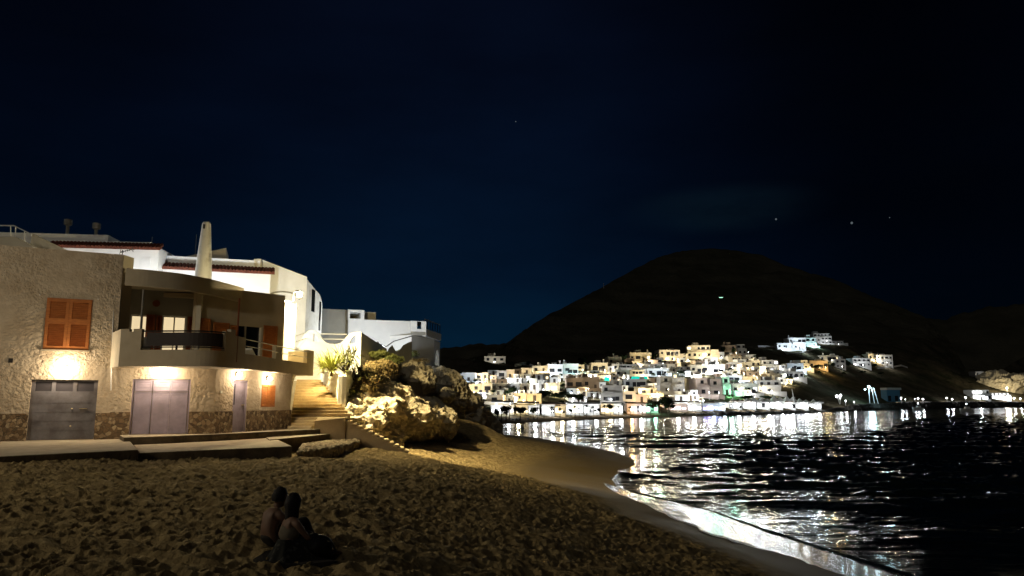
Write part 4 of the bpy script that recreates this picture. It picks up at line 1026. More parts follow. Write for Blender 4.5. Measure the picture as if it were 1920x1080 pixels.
# overhanging terrace
FT = Frame((at(756,640,60.5).x,60.5), (at(800,640,61.2).x,61.2)); q = MB(); ra = rect(FT, 770, 602, 799, 624)
FT.wall(q, ra[0], ra[1], ra[2]+.1, ra[3]+.0, [(rect(FT,782,603,791,617)[0], rect(FT,782,603,791,617)[1], rect(FT,782,603,791,617)[2], ra[3]-.02)], .25)
ex = at(827, 640, 66)
FS = Frame((FT.P(ra[1],0,0).x, FT.P(ra[1],0,0).y), (ex.x, ex.y))
FS.box(q, 0.003, FS.L, ra[2]-.25, ra[2]+.35, -.3, 0); q.build('terrace_parapet', M['white'], hd)
q = MB(); pz = [FT.P(ra[0],0,-.01), FT.P(ra[1],0,-.01), Vector((ex.x-.05, ex.y, 0)), Vector((ex.x-2.8, ex.y+1, 0))]; q.prism([(p.x,p.y) for p in pz], ra[2]-.2, ra[2]+.08); q.build('terrace_slab', M['grey'], hd)
q = MB(); 
for k in range(7): q.tube([FS.P(FS.L*k/6, ra[2]+.3, -.12), FS.P(FS.L*k/6, ra[2]+1.15, -.12)], .04, 5)
q.tube([FS.P(0, ra[2]+1.15, -.12), FS.P(FS.L, ra[2]+1.15, -.12)], .05, 5); q.build('railing', M['metald'], hd)
q = MB()
a1_, a2_ = FT.P(ra[1]-.3,0,-2.4), Vector((at(812,660,65).x, 65.2, 0)); FH = Frame((FT.P(ra[0]+.2,0,-.3).x, FT.P(0,0,-.3).y), (a2_.x, a2_.y)); FH.box(q, 0, FH.L, 3, ra[2]-.2, -3, 0)
q.build('lower_wall', M['white'], hd)
FK = Frame((a2_.x+.003, a2_.y), (at(825,660,68).x, 68)); q = MB(); FK.box(q, 0, FK.L, 3, ra[2]-.22, -3, 0); q.build('end_wall', M['white'], hd)
q = MB(); w_ = FK.L; n = 10; hz = FK.hit(818, 655)[1]; cx_ = w_*.55; vs = [FK.P(cx_-w_*.3, 3.5, .01), FK.P(cx_+w_*.3, 3.5, .01)]+[FK.P(cx_+w_*.3*math.cos(math.pi*k/n), hz-1.0+1.0*math.sin(math.pi*k/n), .01) for k in range(n+1)]
q.add(vs, [tuple(range(len(vs)))]); q.build('arch_opening', M['metald'], hd)

added_lamp((-24.2, 39.9, 5.5), 4.2, P_LANE_FILL, (.93,.96,1), 'unseen lane lamp added behind the brown beach house, before the leftmost white house')
added_lamp((-19.6, 41.3, 5.5), 4.2, P_LANE_FILL, (.90,.95,1), 'unseen lane lamp added behind the brown beach house, left of the round chimney')
added_lamp((-17.2, 42.1, 5.5), 4.1, P_LANE_FILL, (.84,.92,1), 'unseen lane lamp added behind the brown beach house, right of the round chimney')
added_lamp((-10.0, 54, 5.7), 2.6, 1700, (.82,.90,1), 'unseen lane lamp added behind the wavy white wall, lighting the seaside house')
added_lamp((-22, 9, 2.6), 8.6, P_SIDE_FILL, (1,.87,.64), 'tall promenade lamp added as unseen fill light beyond the left edge', .25, None)  # unseen fill lamp, added to brighten house front and near sand
fl2 = light('SPOT', (-21.65, 8.9, 10.95), 1350, (1,.89,.74), bpy.data.objects[[o.name for o in bpy.data.objects if o.get('label', '').startswith('tall promenade')][0]], .25, 'added_beam')  # beam added to brighten the house front
fl2.data.spot_size = math.radians(62); fl2.data.spot_blend = .8
fl2.rotation_euler = (Vector((-14.5,31,8.5))-Vector((-21.65,8.9,10.95))).to_track_quat('-Z', 'Y').to_euler()

# ------------------------------------------------------------------ rock outcrop
blobs('rock_outcrop', [
    bl(694,802,40.8,50,2.6,46), bl(668,792,38.7,34,1.7,42), bl(692,806,39.0,38,1.7,40), bl(668,790,40.4,28,1.8,40), bl(676,768,42.6,42,2.4,22), bl(738,818,41.6,26,1.8,22), bl(720,835,39.6,32,1.6,22), bl(672,775,41,26,2.4,34), bl(735,772,42,30,2.4,26),
    bl(700,755,44,50,3.2,34), bl(758,764,46,50,3.0,17), bl(735,738,47,45,3.5,20), bl(690,720,47,40,4,24), bl(792,796,50,70,2.6,46), bl(742,792,46,84,3.6,46), bl(712,778,43,58,2.6,40), bl(735,775,47.6,66,3.4,38), bl(708,762,44.6,46,2.8,34),
    bl(822,762,66,66,5,72), bl(868,792,68,52,5,56), bl(905,812,70,36,5,34), bl(770,760,60,50,4,50), bl(760,716,57.5,60,3.2,36), bl(700,700,52,50,3,30)], M['rock'], .12, ((2.2,.32),(.9,.26),(.38,.17),(.15,.07)), 'pale weathered limestone outcrop with a dark hollow between stairs and sea', 'rock', at_=(-6,48,1.5), smooth=False, soften=100)
blobs('boulder', [bl(838,742,58.5,16,1.2,12), bl(818,756,57,12,1.0,9)], M['rock'], .1, ((.8,.3),(.3,.15),(.1,.04)), 'jagged boulders leaning on the dark side of the limestone outcrop', 'rock', at_=(-5,58,3))
blobs('pebble', [(gz(572,861,2.25)+Vector((0,0,.05)), (.22,.16,.12))], M['rubble'], .03, ((.2,.04),(.08,.02)), 'single rounded stone on the sand before the rubble bank', 'stone', at_=tuple(gz(572,861,2.2)))

# shrubs on the rock: many small leaf faces
def leaf_cloud(mb, c, R, n, size, rnd, mi=0, shell=.55, flat=.0):
    c = Vector(c)
    for i in range(n):
        d = Vector((rnd.gauss(0,1), rnd.gauss(0,1), rnd.gauss(0,1))).normalized(); k = rnd.uniform(shell, 1)**.6
        p = c+Vector((d.x*R[0], d.y*R[1], d.z*R[2]))*k*(1+.12*rnd.uniform(-1,1))
        a = Vector((rnd.gauss(0,1), rnd.gauss(0,1), rnd.gauss(0,1))).normalized(); b = a.cross(d)
        if b.length < .1: continue
        b.normalize(); s_ = size*rnd.uniform(.6,1.4)
        mb.add([p-a*s_, p-b*s_*.4, p+a*s_, p+b*s_*.4], [(0,1,2,3)], mi)
def shrub(name, items, m_, label, seed, size=.07, dens=900, grp=None):
    rnd = random.Random(seed); c0 = items[0][0]; r_ = empty(name, (c0.x, c0.y, c0.z-items[0][1][2]), label, 'shrub', grp)
    q = MB()
    for c, R in items:
        for k in range(9):
            d = Vector((rnd.uniform(-1,1), rnd.uniform(-1,1), rnd.uniform(-.6,1)))
            leaf_cloud(q, c+Vector((d.x*R[0]*.6, d.y*R[1]*.6, d.z*R[2]*.6)), (R[0]*.5, R[1]*.5, R[2]*.5), dens//9, size, rnd)
    q.build('foliage', m_, r_)
    q = MB()
    for c, R in items:
        for k in range(4): q.tube([c+Vector((0,0,-R[2])), c+Vector((rnd.uniform(-.6,.6)*R[0], rnd.uniform(-.6,.6)*R[1], R[2]*.5))], [.03,.01], 5)
    q.build('branch', M['twig'], r_)
shrub('shrub', [bl(700,700,43.6,36,1.8,24), bl(684,722,42.3,30,1.5,20), bl(722,690,45,28,1.6,18)], M['leafb'], 'large dry brown-green shrub on the slope right of the planter', 11, .07, 4200)
shrub('shrub', [bl(664,738,41.0,20,1.0,9), bl(650,744,40.4,9,.6,5)], M['leafa'], 'low yellow-green bush at the foot of the white planter', 12, .06, 1500)
shrub('shrub', [bl(705,668,47,24,1.6,13), bl(732,676,48,26,1.8,14)], M['leafg'], 'dark green shrub below the scalloped wall', 13, .07, 2600)
shrub('shrub', [bl(768,684,58,36,1.8,13), bl(795,700,58.5,16,1.4,9), bl(745,702,55,20,1.4,9)], M['leafb'], 'spreading brown shrub on top of the rock before the seaside house', 14, .07, 2600)
shrub('shrub', [bl(760,664,58.5,26,1.2,8)], M['leafg'], 'small dark bush against the wall of the seaside house', 15, .07, 1500)
shrub('shrub', [bl(752,720,46.6,14,1.0,8), bl(735,724,46,10,.8,6)], M['leafg'], 'small green cushion plant on the pale rock ledge', 16, .06, 1100)

# ------------------------------------------------------------------ people
def skin_body(name, chain, m_, parent, sub=2):
    # chain: dict of id -> (pos, radius, parent id)
    me = bpy.data.meshes.new(name); ids = list(chain); idx = {k: i for i, k in enumerate(ids)}
    me.from_pydata([tuple(chain[k][0]) for k in ids], [(idx[chain[k][2]], idx[k]) for k in ids if chain[k][2] is not None], [])
    o = bpy.data.objects.new(name, me); COL.objects.link(o)
    sk = o.modifiers.new('s', 'SKIN'); 
    if not me.skin_vertices: me.skin_vertices.new()
    sv = me.skin_vertices[0].data
    for k in ids:
        r = chain[k][1]; r = r if isinstance(r, tuple) else (r, r); sv[idx[k]].radius = r
        sv[idx[k]].use_root = chain[k][2] is None
    o.modifiers.new('d', 'SUBSURF').levels = sub; o.modifiers[-1].render_levels = sub
    dg = bpy.context.evaluated_depsgraph_get(); m2 = bpy.data.meshes.new_from_object(o.evaluated_get(dg)); m2.name = name
    bpy.data.objects.remove(o); m2.materials.clear(); m2.materials.append(m_)
    m2.polygons.foreach_set('use_smooth', [True]*len(m2.polygons))
    n = bpy.data.objects.new(name, m2); COL.objects.link(n); n.parent = parent; return n
def head_mesh(mb, c, R, face, tilt=0):
    # head with nose, brow, chin, ears and eye sockets; face: unit direction
    f = Vector(face).normalized(); up = (Vector((0,0,1))+Vector((tilt,0,0))).normalized(); s_ = f.cross(up).normalized(); up = s_.cross(f).normalized()
    n, m = 32, 22; vs = []; c = Vector(c)
    for j in range(m+1):
        t = -math.pi/2+math.pi*j/m
        for k in range(n):
            a = 2*math.pi*k/n; x, y, z = math.cos(t)*math.cos(a), math.cos(t)*math.sin(a), math.sin(t) # x forward, y side
            w = .78*(1-.28*max(0,-z)**1.3); px = x*.95*(1-.10*max(0,-z)) if x > 0 else x*.98*(1-.35*max(0,-z)); py = y*w; pz = z*1.18
            if x > 0:
                g = lambda cy, cz, sy, sz: math.exp(-((py-cy)/sy)**2-((pz-cz)/sz)**2)
                px += .20*g(0,-.18,.10,.17)+.05*g(0,.12,.4,.08)-.07*(g(.3,.0,.14,.1)+g(-.3,.0,.14,.1))+.05*g(0,-.55,.18,.08)+.08*g(0,-.95,.2,.15)
            py += .10*math.copysign(1, py)*math.exp(-((px+.05)/.12)**2-((pz+.05)/.22)**2) if abs(py) > .5 else 0
            vs.append(c+(f*px+s_*py+up*pz)*R)
    fs = [(j*n+k, j*n+(k+1)%n, (j+1)*n+(k+1)%n, (j+1)*n+k) for j in range(m) for k in range(n)]
    mb.add(vs, fs)
def hair_cap(mb, c, R, face, tilt=0, long=0, vol=1.12):
    f = Vector(face).normalized(); up = (Vector((0,0,1))+Vector((tilt,0,0))).normalized(); s_ = f.cross(up).normalized(); up = s_.cross(f).normalized()
    n, m = 32, 20; vs = []; c = Vector(c)
    for j in range(m+1):
        t = math.pi/2-(math.pi*(.62 if long else .59))*j/m
        for k in range(n):
            a = 2*math.pi*k/n; x, y, z = math.cos(t)*math.cos(a), math.cos(t)*math.sin(a), math.sin(t)
            z2 = max(z, .34+.25*abs(y)*0) if x > .25 else z
            nn = 1+.07*mnoise.noise(Vector((x*4, y*4, z*4+c.x)))+.05*mnoise.noise(Vector((x*11, y*11, z*11+c.x)))
            vs.append(c+(f*(x*.98 if x < 0 else x*.80)+s_*y*.84+up*z2*1.2)*R*vol*nn)
    if long:
        base = len(vs)-n
        for j in range(1, 9):
            q_ = j/8
            for k in range(n):
                p = vs[base+k]; a = 2*math.pi*k/n; back = (1-math.cos(a))/2
                d = Vector((0,0,-1))*long*q_*(back**.8)-up*.0
                cen = c-f*R*.55; pc_ = p+d; pc_ = pc_.lerp(Vector((cen.x, cen.y, pc_.z)), .35*q_-.75*q_*q_*(1-q_)*1.6)
                vs.append(pc_+s_*.01*math.sin(k*3+j))
        m += 8
    fs = [(j*n+k, (j+1)*n+k, (j+1)*n+(k+1)%n, j*n+(k+1)%n) for j in range(m) for k in range(n)]
    mb.add(vs, fs)
def fingers(ch, wrist, d, side, pre):
    # palm and five finger chains, lightly curled
    w = Vector(wrist); d = Vector(d).normalized(); s_ = Vector(side).normalized(); dn = d.cross(s_)
    ch[pre+'palm'] = (w+d*.05, (.030,.016), pre+'wrist')
    for i, (o_, L) in enumerate(((.030,.066),(.010,.075),(-.010,.070),(-.028,.055))):
        k0 = pre+'f%d' % i
        ch[k0+'a'] = (w+d*.088+s_*o_, .0095, pre+'palm'); ch[k0+'b'] = (w+d*(.088+L*.5)+s_*o_*1.15+dn*.006, .0085, k0+'a'); ch[k0+'c'] = (w+d*(.088+L*.95)+s_*o_*1.2+dn*.022, .0072, k0+'b')
    ch[pre+'ta'] = (w+d*.035+s_*.040, .011, pre+'palm'); ch[pre+'tb'] = (w+d*.068+s_*.058, .009, pre+'ta')
ZS = lambda x, y: float(sand_z(np.array([x]), np.array([y]), True)[0])
def person_man():
    x0, y0 = (516-960)*10.42/1403, 10.42; g = ZS(x0, y0)
    r_ = empty('person', (x0, y0, g), 'person with short dark hair and bare shoulders sitting behind the long-haired one', 'person', 'couple sitting on the sand')
    f = Vector((.62, .78, 0)).normalized(); s_ = f.cross(Vector((0,0,1))) # s_ right hand side
    P = lambda a, b, z: f*(a+.10*max(0, z-.2))+s_*b+Vector((0,0,z*.86))
    ch = {'pelvis': (P(0,0,.13), (.15,.12), None), 'waist': (P(-.03,0,.27), (.125,.095), 'pelvis'), 'chest': (P(.0,0,.42), (.155,.105), 'waist'), 'collar': (P(.03,0,.535), (.105,.075), 'chest'),
          'neck': (P(.055,0,.60), .052, 'collar'), 'skull': (P(.075,0,.68), .058, 'neck')}
    for sd, nm in ((1,'r'), (-1,'l')):
        ch[nm+'sho'] = (P(.03,.17*sd,.50), .058, 'collar'); ch[nm+'elb'] = (P(.10 if sd < 0 else .22,.25*sd,.25), .042, nm+'sho')
        ch[nm+'wrist'] = (P(.34,.16*sd,.30), .026, nm+'elb')
        fingers(ch, P(.34,.16*sd,.30), P(.8,-.3*sd,-.1), P(0,-sd,.3), nm)
        ch[nm+'hip'] = (P(.06,.10*sd,.11), .085, 'pelvis'); ch[nm+'knee'] = (P(.42,.17*sd,.40), .060, nm+'hip'); ch[nm+'calf'] = (P(.52,.16*sd,.22), .052, nm+'knee')
        ch[nm+'ankle'] = (P(.64,.15*sd,.06), .036, nm+'calf'); ch[nm+'toe'] = (P(.80,.16*sd,.03), .026, nm+'ankle')
    b = skin_body('body', ch, M['skin'], r_)
    hc_ = Vector((x0,y0,g))+P(.105,0,.745); q = MB(); head_mesh(q, hc_, .105, f+s_*.35, .10); q.build('head', M['skin'], r_, smooth=True)
    q = MB(); hair_cap(q, hc_+Vector((0,0,.014)), .105, f+s_*.35, .10, 0, 1.16); q.build('hair', M['hair'], r_, smooth=True)
    # trousers
    ch2 = {'p': (P(0,0,.12), (.165,.13), None), 'w': (P(-.015,0,.22), (.14,.11), 'p')}
    for sd, nm in ((1,'r'), (-1,'l')):
        ch2[nm+'h'] = (P(.06,.10*sd,.11), .098, 'p'); ch2[nm+'k'] = (P(.42,.17*sd,.405), .073, nm+'h'); ch2[nm+'c'] = (P(.52,.16*sd,.22), .062, nm+'k'); ch2[nm+'a'] = (P(.62,.15*sd,.08), .05, nm+'c')
    skin_body('trousers', ch2, M['trouser'], r_)
def person_woman():
    x0, y0 = (553-960)*10.1/1403, 10.1; g = ZS(x0, y0)
    r_ = empty('person', (x0, y0, g), 'long-haired person in a dark skirt sitting in front of the short-haired one', 'person', 'couple sitting on the sand')
    f = Vector((.72, .69, 0)).normalized(); s_ = f.cross(Vector((0,0,1)))
    P = lambda a, b, z: f*a+s_*(b*1.08)+Vector((0,0,z*.93))
    ch = {'pelvis': (P(0,0,.13), (.165,.14), None), 'waist': (P(-.02,0,.27), (.105,.085), 'pelvis'), 'chest': (P(.01,-.01,.41), (.13,.095), 'waist'), 'collar': (P(.04,-.02,.51), (.085,.06), 'chest'),
          'neck': (P(.06,-.03,.565), .043, 'collar'), 'skull': (P(.07,-.045,.63), .05, 'neck')}
    for sd, nm in ((1,'r'), (-1,'l')):
        ch[nm+'sho'] = (P(.03,.145*sd,.475), .048, 'collar')
        if sd < 0: ch[nm+'elb'] = (P(.02,-.27,.27), .036, nm+'sho'); ch[nm+'wrist'] = (P(.20,-.31,.16), .023, nm+'elb'); dd = P(.9,-.1,-.3)
        else: ch[nm+'elb'] = (P(.16,.20,.27), .036, nm+'sho'); ch[nm+'wrist'] = (P(.38,.12,.25), .023, nm+'elb'); dd = P(.9,-.2,-.1)
        fingers(ch, ch[nm+'wrist'][0], dd, P(0,-sd,.2), nm)
        ch[nm+'hip'] = (P(.06,.09*sd,.11), .085, 'pelvis')
        kn = P(.40,.20*sd-.02,.26 if sd < 0 else .20); ch[nm+'knee'] = (kn, .058, nm+'hip'); ch[nm+'calf'] = (P(.46,.02*sd+.10,.13), .048, nm+'knee'); ch[nm+'ankle'] = (P(.50,.14-.10*sd,.05), .033, nm+'calf'); ch[nm+'toe'] = (P(.62,.16-.12*sd,.03), .024, nm+'ankle')
    skin_body('body', ch, M['skin'], r_)
    hc_ = Vector((x0,y0,g))+P(.08,-.055,.715); q = MB(); head_mesh(q, hc_, .098, f-s_*.1, -.12); q.build('head', M['skin'], r_, smooth=True)
    q = MB(); hair_cap(q, hc_+Vector((0,0,.01)), .100, f-s_*.1, -.12, .34, 1.27); q.build('hair', M['hair'], r_, smooth=True)
    top = {'w': (P(-.02,0,.20), (.14,.12), None), 'c': (P(.01,-.01,.38), (.165,.125), 'w'), 'k': (P(.03,-.015,.46), (.125,.095), 'c')}
    skin_body('top', top, M['shirt'], r_)
    # skirt spread over folded legs and sand
    q = MB(); n, m = 48, 14; vs = []
    L0 = Vector((x0,y0,g))
    for j in range(m+1):
        t = j/m
        for k in range(n):
            a = 2*math.pi*k/n; fr_ = max(0, math.cos(a)); rad = .115+t*(.16+.36*fr_**1.5)+.015*math.sin(a*9)*t
            h = .285*(1-t)**1.25*(1)+.16*fr_*math.sin(math.pi*min(1, t*1.1))+.012*math.sin(a*9+1)*t-.01
            vs.append(L0+P(math.cos(a)*rad-.02, math.sin(a)*(rad*.9), max(h, -.01)))
    q.add(vs, [(j*n+k, (j+1)*n+k, (j+1)*n+(k+1)%n, j*n+(k+1)%n) for j in range(m) for k in range(n)]); q.build('skirt', M['dress'], r_, smooth=True)
person_man(); person_woman()
bx, by = (606-960)*10.15/1403, 10.15; bg_ = ZS(bx, by)
bagr = empty('bag', (bx, by, bg_), 'black soft bag lying on the sand right of the sitting couple', 'bag')
q = MB(); q.ball((bx,by,bg_+.10), (.20,.15,.15), 24, 14); q.ball((bx-.05,by,bg_+.19), (.08,.08,.08), 16, 10)
bo = q.build('pouch', M['bag'], bagr, smooth=True)
q = MB(); q.tube([(bx+.10,by-.05,bg_+.17),(bx+.20,by-.08,bg_+.16),(bx+.26,by-.10,bg_+.06),(bx+.22,by-.12,bg_+.02)], .014, 8); q.build('strap', M['bag'], bagr, smooth=True)
q = MB(); n = 24; vs = [(bx-.25+.52*math.cos(2*math.pi*k/n)*(1+.08*math.sin(5*k)), by-.12+.22*math.sin(2*math.pi*k/n), ZS(bx-.25+.52*math.cos(2*math.pi*k/n), by-.12+.22*math.sin(2*math.pi*k/n))+.02) for k in range(n)]
vs2 = [(v[0], v[1], v[2]-.05) for v in vs]; q.add(vs+vs2, [tuple(range(n)), tuple(range(n, 2*n))[::-1]]+[(k, k+n, (k+1)%n+n, (k+1)%n) for k in range(n)]); tag(q.build('beach_blanket', M['trouser'], at_=(bx,by,bg_)), 'dark blanket on the sand under the couple and the bag', 'blanket')
# ------------------------------------------------------------------ far shore: mountain, town slope, beach
YSH = [(600,120),(850,128),(950,142),(1050,160),(1100,170),(1300,204),(1400,222),(1500,252),(1600,316),(1700,371),(1800,421),(1920,455),(2300,520)]
VPR = [(600,785),(850,784),(950,781),(1070,781),(1124,778),(1233,775),(1290,772),(1350,770),(1540,767),(1600,760),(1700,752.5),(1920,751),(2300,751)]
Ysh = lambda u: interp(u, YSH); Vpr = lambda u: interp(u, VPR); Ypr = lambda u: Ysh(u)+14
def Yat(u, v):
    k = max(0, Vpr(u)-v)
    return Ypr(u)+1.5*k+max(0, k-110)*2.0
RIDGE = [(600,700),(800,690),(850,680),(900,668),(940,650),(1000,607),(1070,568),(1130,538),(1180,510),(1240,480),(1270,471),(1300,466.5),(1360,466),(1400,472),(1430,480),(1480,500),(1520,512),(1560,523),(1620,548),(1680,572),(1740,598),(1780,640),(1810,690),(1850,700),(1880,690),(1930,665),(2000,640),(2300,600)]
def build_slope():
    us = np.concatenate([np.arange(600, 830, 30), np.arange(830, 1960, 6), np.arange(1980, 2320, 40)])
    rows = 130; X = []; Y = []; Z = []
    for r in range(-3, rows+4):
        xr, yr, zr = [], [], []
        for u in us:
            if r < 0:
                y = [Ysh(u)-12, Ysh(u), Ysh(u)+7][r+3]; z = [-1.0, .05, .35][r+3]; x = (u-960)/1403*y
            else:
                rv = interp(u, RIDGE)+3.0*(vnoise(np.array([u/23.]), np.array([1.]), 2)[0]-.5)+2*(vnoise(np.array([u/7.]), np.array([3.]), 2)[0]-.5); v0 = Vpr(u)
                t = min(r, rows)/rows; v = v0+(rv-v0)*t; yy = Yat(u, v); p = at(u, v, yy); x, y, z = p.x, p.y, p.z
                if r > rows: k = r-rows; y += 60*k; x = p.x*(y/p.y); z = p.z-35*k
                elif 0 < r < rows: z += (fbm(np.array([x/18.]), np.array([y/18.]), 3, 4)[0]-.47)*min(1.5+max(0, t-.4)*26, 13)*min(1, (rows-r)/8)+(fbm(np.array([x/5.]), np.array([y/5.]), 2, 7)[0]-.37)*min(.5+max(0, t-.4)*8, 4)*min(1, (rows-r+2)/6)
            xr.append(x); yr.append(y); zr.append(z)
        X.append(xr); Y.append(yr); Z.append(zr)
    X, Y, Z = np.array(X), np.array(Y), np.array(Z)
    o = grid_mesh('mountain', X, Y, Z, M['hill']); tag(o, kind='structure')
    o.data.materials.append(M['slope']); o.data.materials.append(M['fbeach'])
    c = X.shape[1]-1; mi = []
    for r in range(X.shape[0]-1):
        for k in range(c):
            mi.append(2 if r < 3 else (1 if (Vpr(us[k])-(Vpr(us[k])+(interp(us[k], RIDGE)-Vpr(us[k]))*(r-3)/rows)) < 118 else 0))
    o.data.polygons.foreach_set('material_index', mi)
build_slope()
def ridge_mesh(name, pts, Y0, depth):
    us = np.arange(pts[0][0], pts[-1][0]+1, 8.); X, Y, Z = [], [], []
    for j in range(10):
        t = j/9; xr, yr, zr = [], [], []
        for u in us:
            p = at(u, interp(u, pts)+1.5*math.sin(u/9.)+1.2*math.sin(u/3.7), Y0); y = Y0-depth+depth*t if j < 9 else Y0
            z = -2+(p.z+2)*math.sin(t*math.pi/2); xr.append(p.x*(y/Y0)); yr.append(y); zr.append(z)
        X.append(xr); Y.append(yr); Z.append(zr)
    X.append(X[-1]); Y.append([y+300 for y in Y[-1]]); Z.append([-5]*len(us))
    o = grid_mesh(name, np.array(X), np.array(Y), np.array(Z), M['hill']); tag(o, kind='structure')
ridge_mesh('hills', [(600,668),(760,660),(830,655),(862,649),(905,645),(950,646),(1010,655),(1080,665)], 1300, 250)
ridge_mesh('hills', [(1640,640),(1720,604),(1745,599),(1775,600),(1800,590),(1850,578),(1920,572),(2050,560),(2300,575)], 1100, 250)

# ------------------------------------------------------------------ town materials and shared pieces
TW = {'white': mat('town_white', (.72,.72,.70), .9, (.60,.60,.58), .4, spec=.1), 'cream': mat('town_cream', (.70,.62,.46), .9, (.60,.52,.38), .4, spec=.1),
      'ochre': mat('town_ochre', (.66,.56,.38), .9, (.56,.45,.27), .4, spec=.1), 'grey': mat('town_grey', (.42,.40,.37), .9, (.34,.33,.30), .4, spec=.1),
      'brown': mat('town_brown', (.26,.20,.15), .9, (.20,.155,.12), .4, spec=.1), 'pink': mat('town_pink', (.60,.48,.42), .9, (.50,.40,.35), .4, spec=.1)}
TWIN = mat('town_window', (.02,.02,.022), .2); TDOOR = mat('town_door', (.05,.035,.025), .6)
def emi(name, col, s): return mat(name, (.8,.8,.8), .8, emit=col, estr=s)
LIT = {'w': emi('lit_window_white', (.97,.96,.95), 2.2), 'y': emi('lit_window_yellow', (1,.80,.45), 2.2), 'b': emi('lit_window_blue', (.25,.3,1), 5), 't': mat('lit_canopy_turquoise', (.0,.22,.19), .8, emit=(.0,.72,.60), estr=.85), 'p': emi('lit_shopfront_pink', (1,.74,.72), 2.2),
       'W': emi('lit_bar_white', (.90,.94,1), 3.8), 'v': emi('lit_bar_violet', (.40,.25,1), 6), 'g': emi('lit_green', (.45,1,.7), 2)}
LC = {'w': (.94,.97,1), 'y': (1,.87,.60), 'b': (.72,.86,1), 'g': (.35,1,.62), 'p': (1,.78,.74), 'o': (1,.62,.25), 'c': (.6,.95,1)}
LBH = mat('harbour_lamp_head', (1,1,1), .5, emit=(1,.95,.88), estr=3.5)
LB = {k: mat('lamp_head_'+k, (1,1,1), .5, emit=c, estr=14) for k, c in LC.items()}
def unit_box(mb, w, d, h, x=0, y=0, z=0, mi=0): mb.box((x-w/2, y, z), (x+w/2, y+d, z+h), mi)
def window_mesh(w, h, m1):
    q = MB(); q.box((-w/2,-.06,-h/2), (w/2,.05,h/2)); me = q.mesh('window'); me.materials.append(m1); return me
WM = {k: window_mesh(1.25, 1.3, m_) for k, m_ in (('d', TWIN), ('w', LIT['w']), ('y', LIT['y']))}
fm = MB()
for x0, x1, z0, z1 in ((-.73,-.63,-.65,.65),(.63,.73,-.65,.65),(-.73,.73,-.78,-.655),(-.73,.73,.655,.75)): fm.box((x0,-.10,z0),(x1,.02,z1))
FRM = fm.mesh('window_frame'); FRM.materials.append(TW['white'])
dq = MB(); dq.box((-.42,-.05,0),(.42,.05,1.95)); DM = dq.mesh('door'); DM.materials.append(TDOOR)
rnd = random.Random(77)
ordn = ['first','second','third','fourth','fifth','sixth','seventh','eighth','ninth','tenth','eleventh','twelfth','thirteenth','fourteenth','fifteenth','sixteenth','seventeenth','eighteenth']
HID = 0
def child(name, me, parent, loc):
    o = bpy.data.objects.new(name, me); COL.objects.link(o); o.parent = parent; o.location = loc; return o
def post_lamp(loc, h, col, power, label, br=.28, grp='added lamp posts of the far town', lights=True, posts=True):
    r_ = empty('street_lamp', loc, label, 'street lamp', grp); q = MB(); L0 = Vector(loc)
    q.tube([L0, L0+Vector((0,0,h))], [.10,.07], 6); q.build('post', M['metalg'], r_)
    q = MB(); q.ball(L0+Vector((0,0,h+br*.6)), (br, br, br*.8), 8, 6); q.build('lamp_head', LBH if 'harbour' in (grp or '') else LB[col], r_)
    if lights: light('POINT', L0+Vector((0,-.5,h)), power, LC[col], r_, .4)
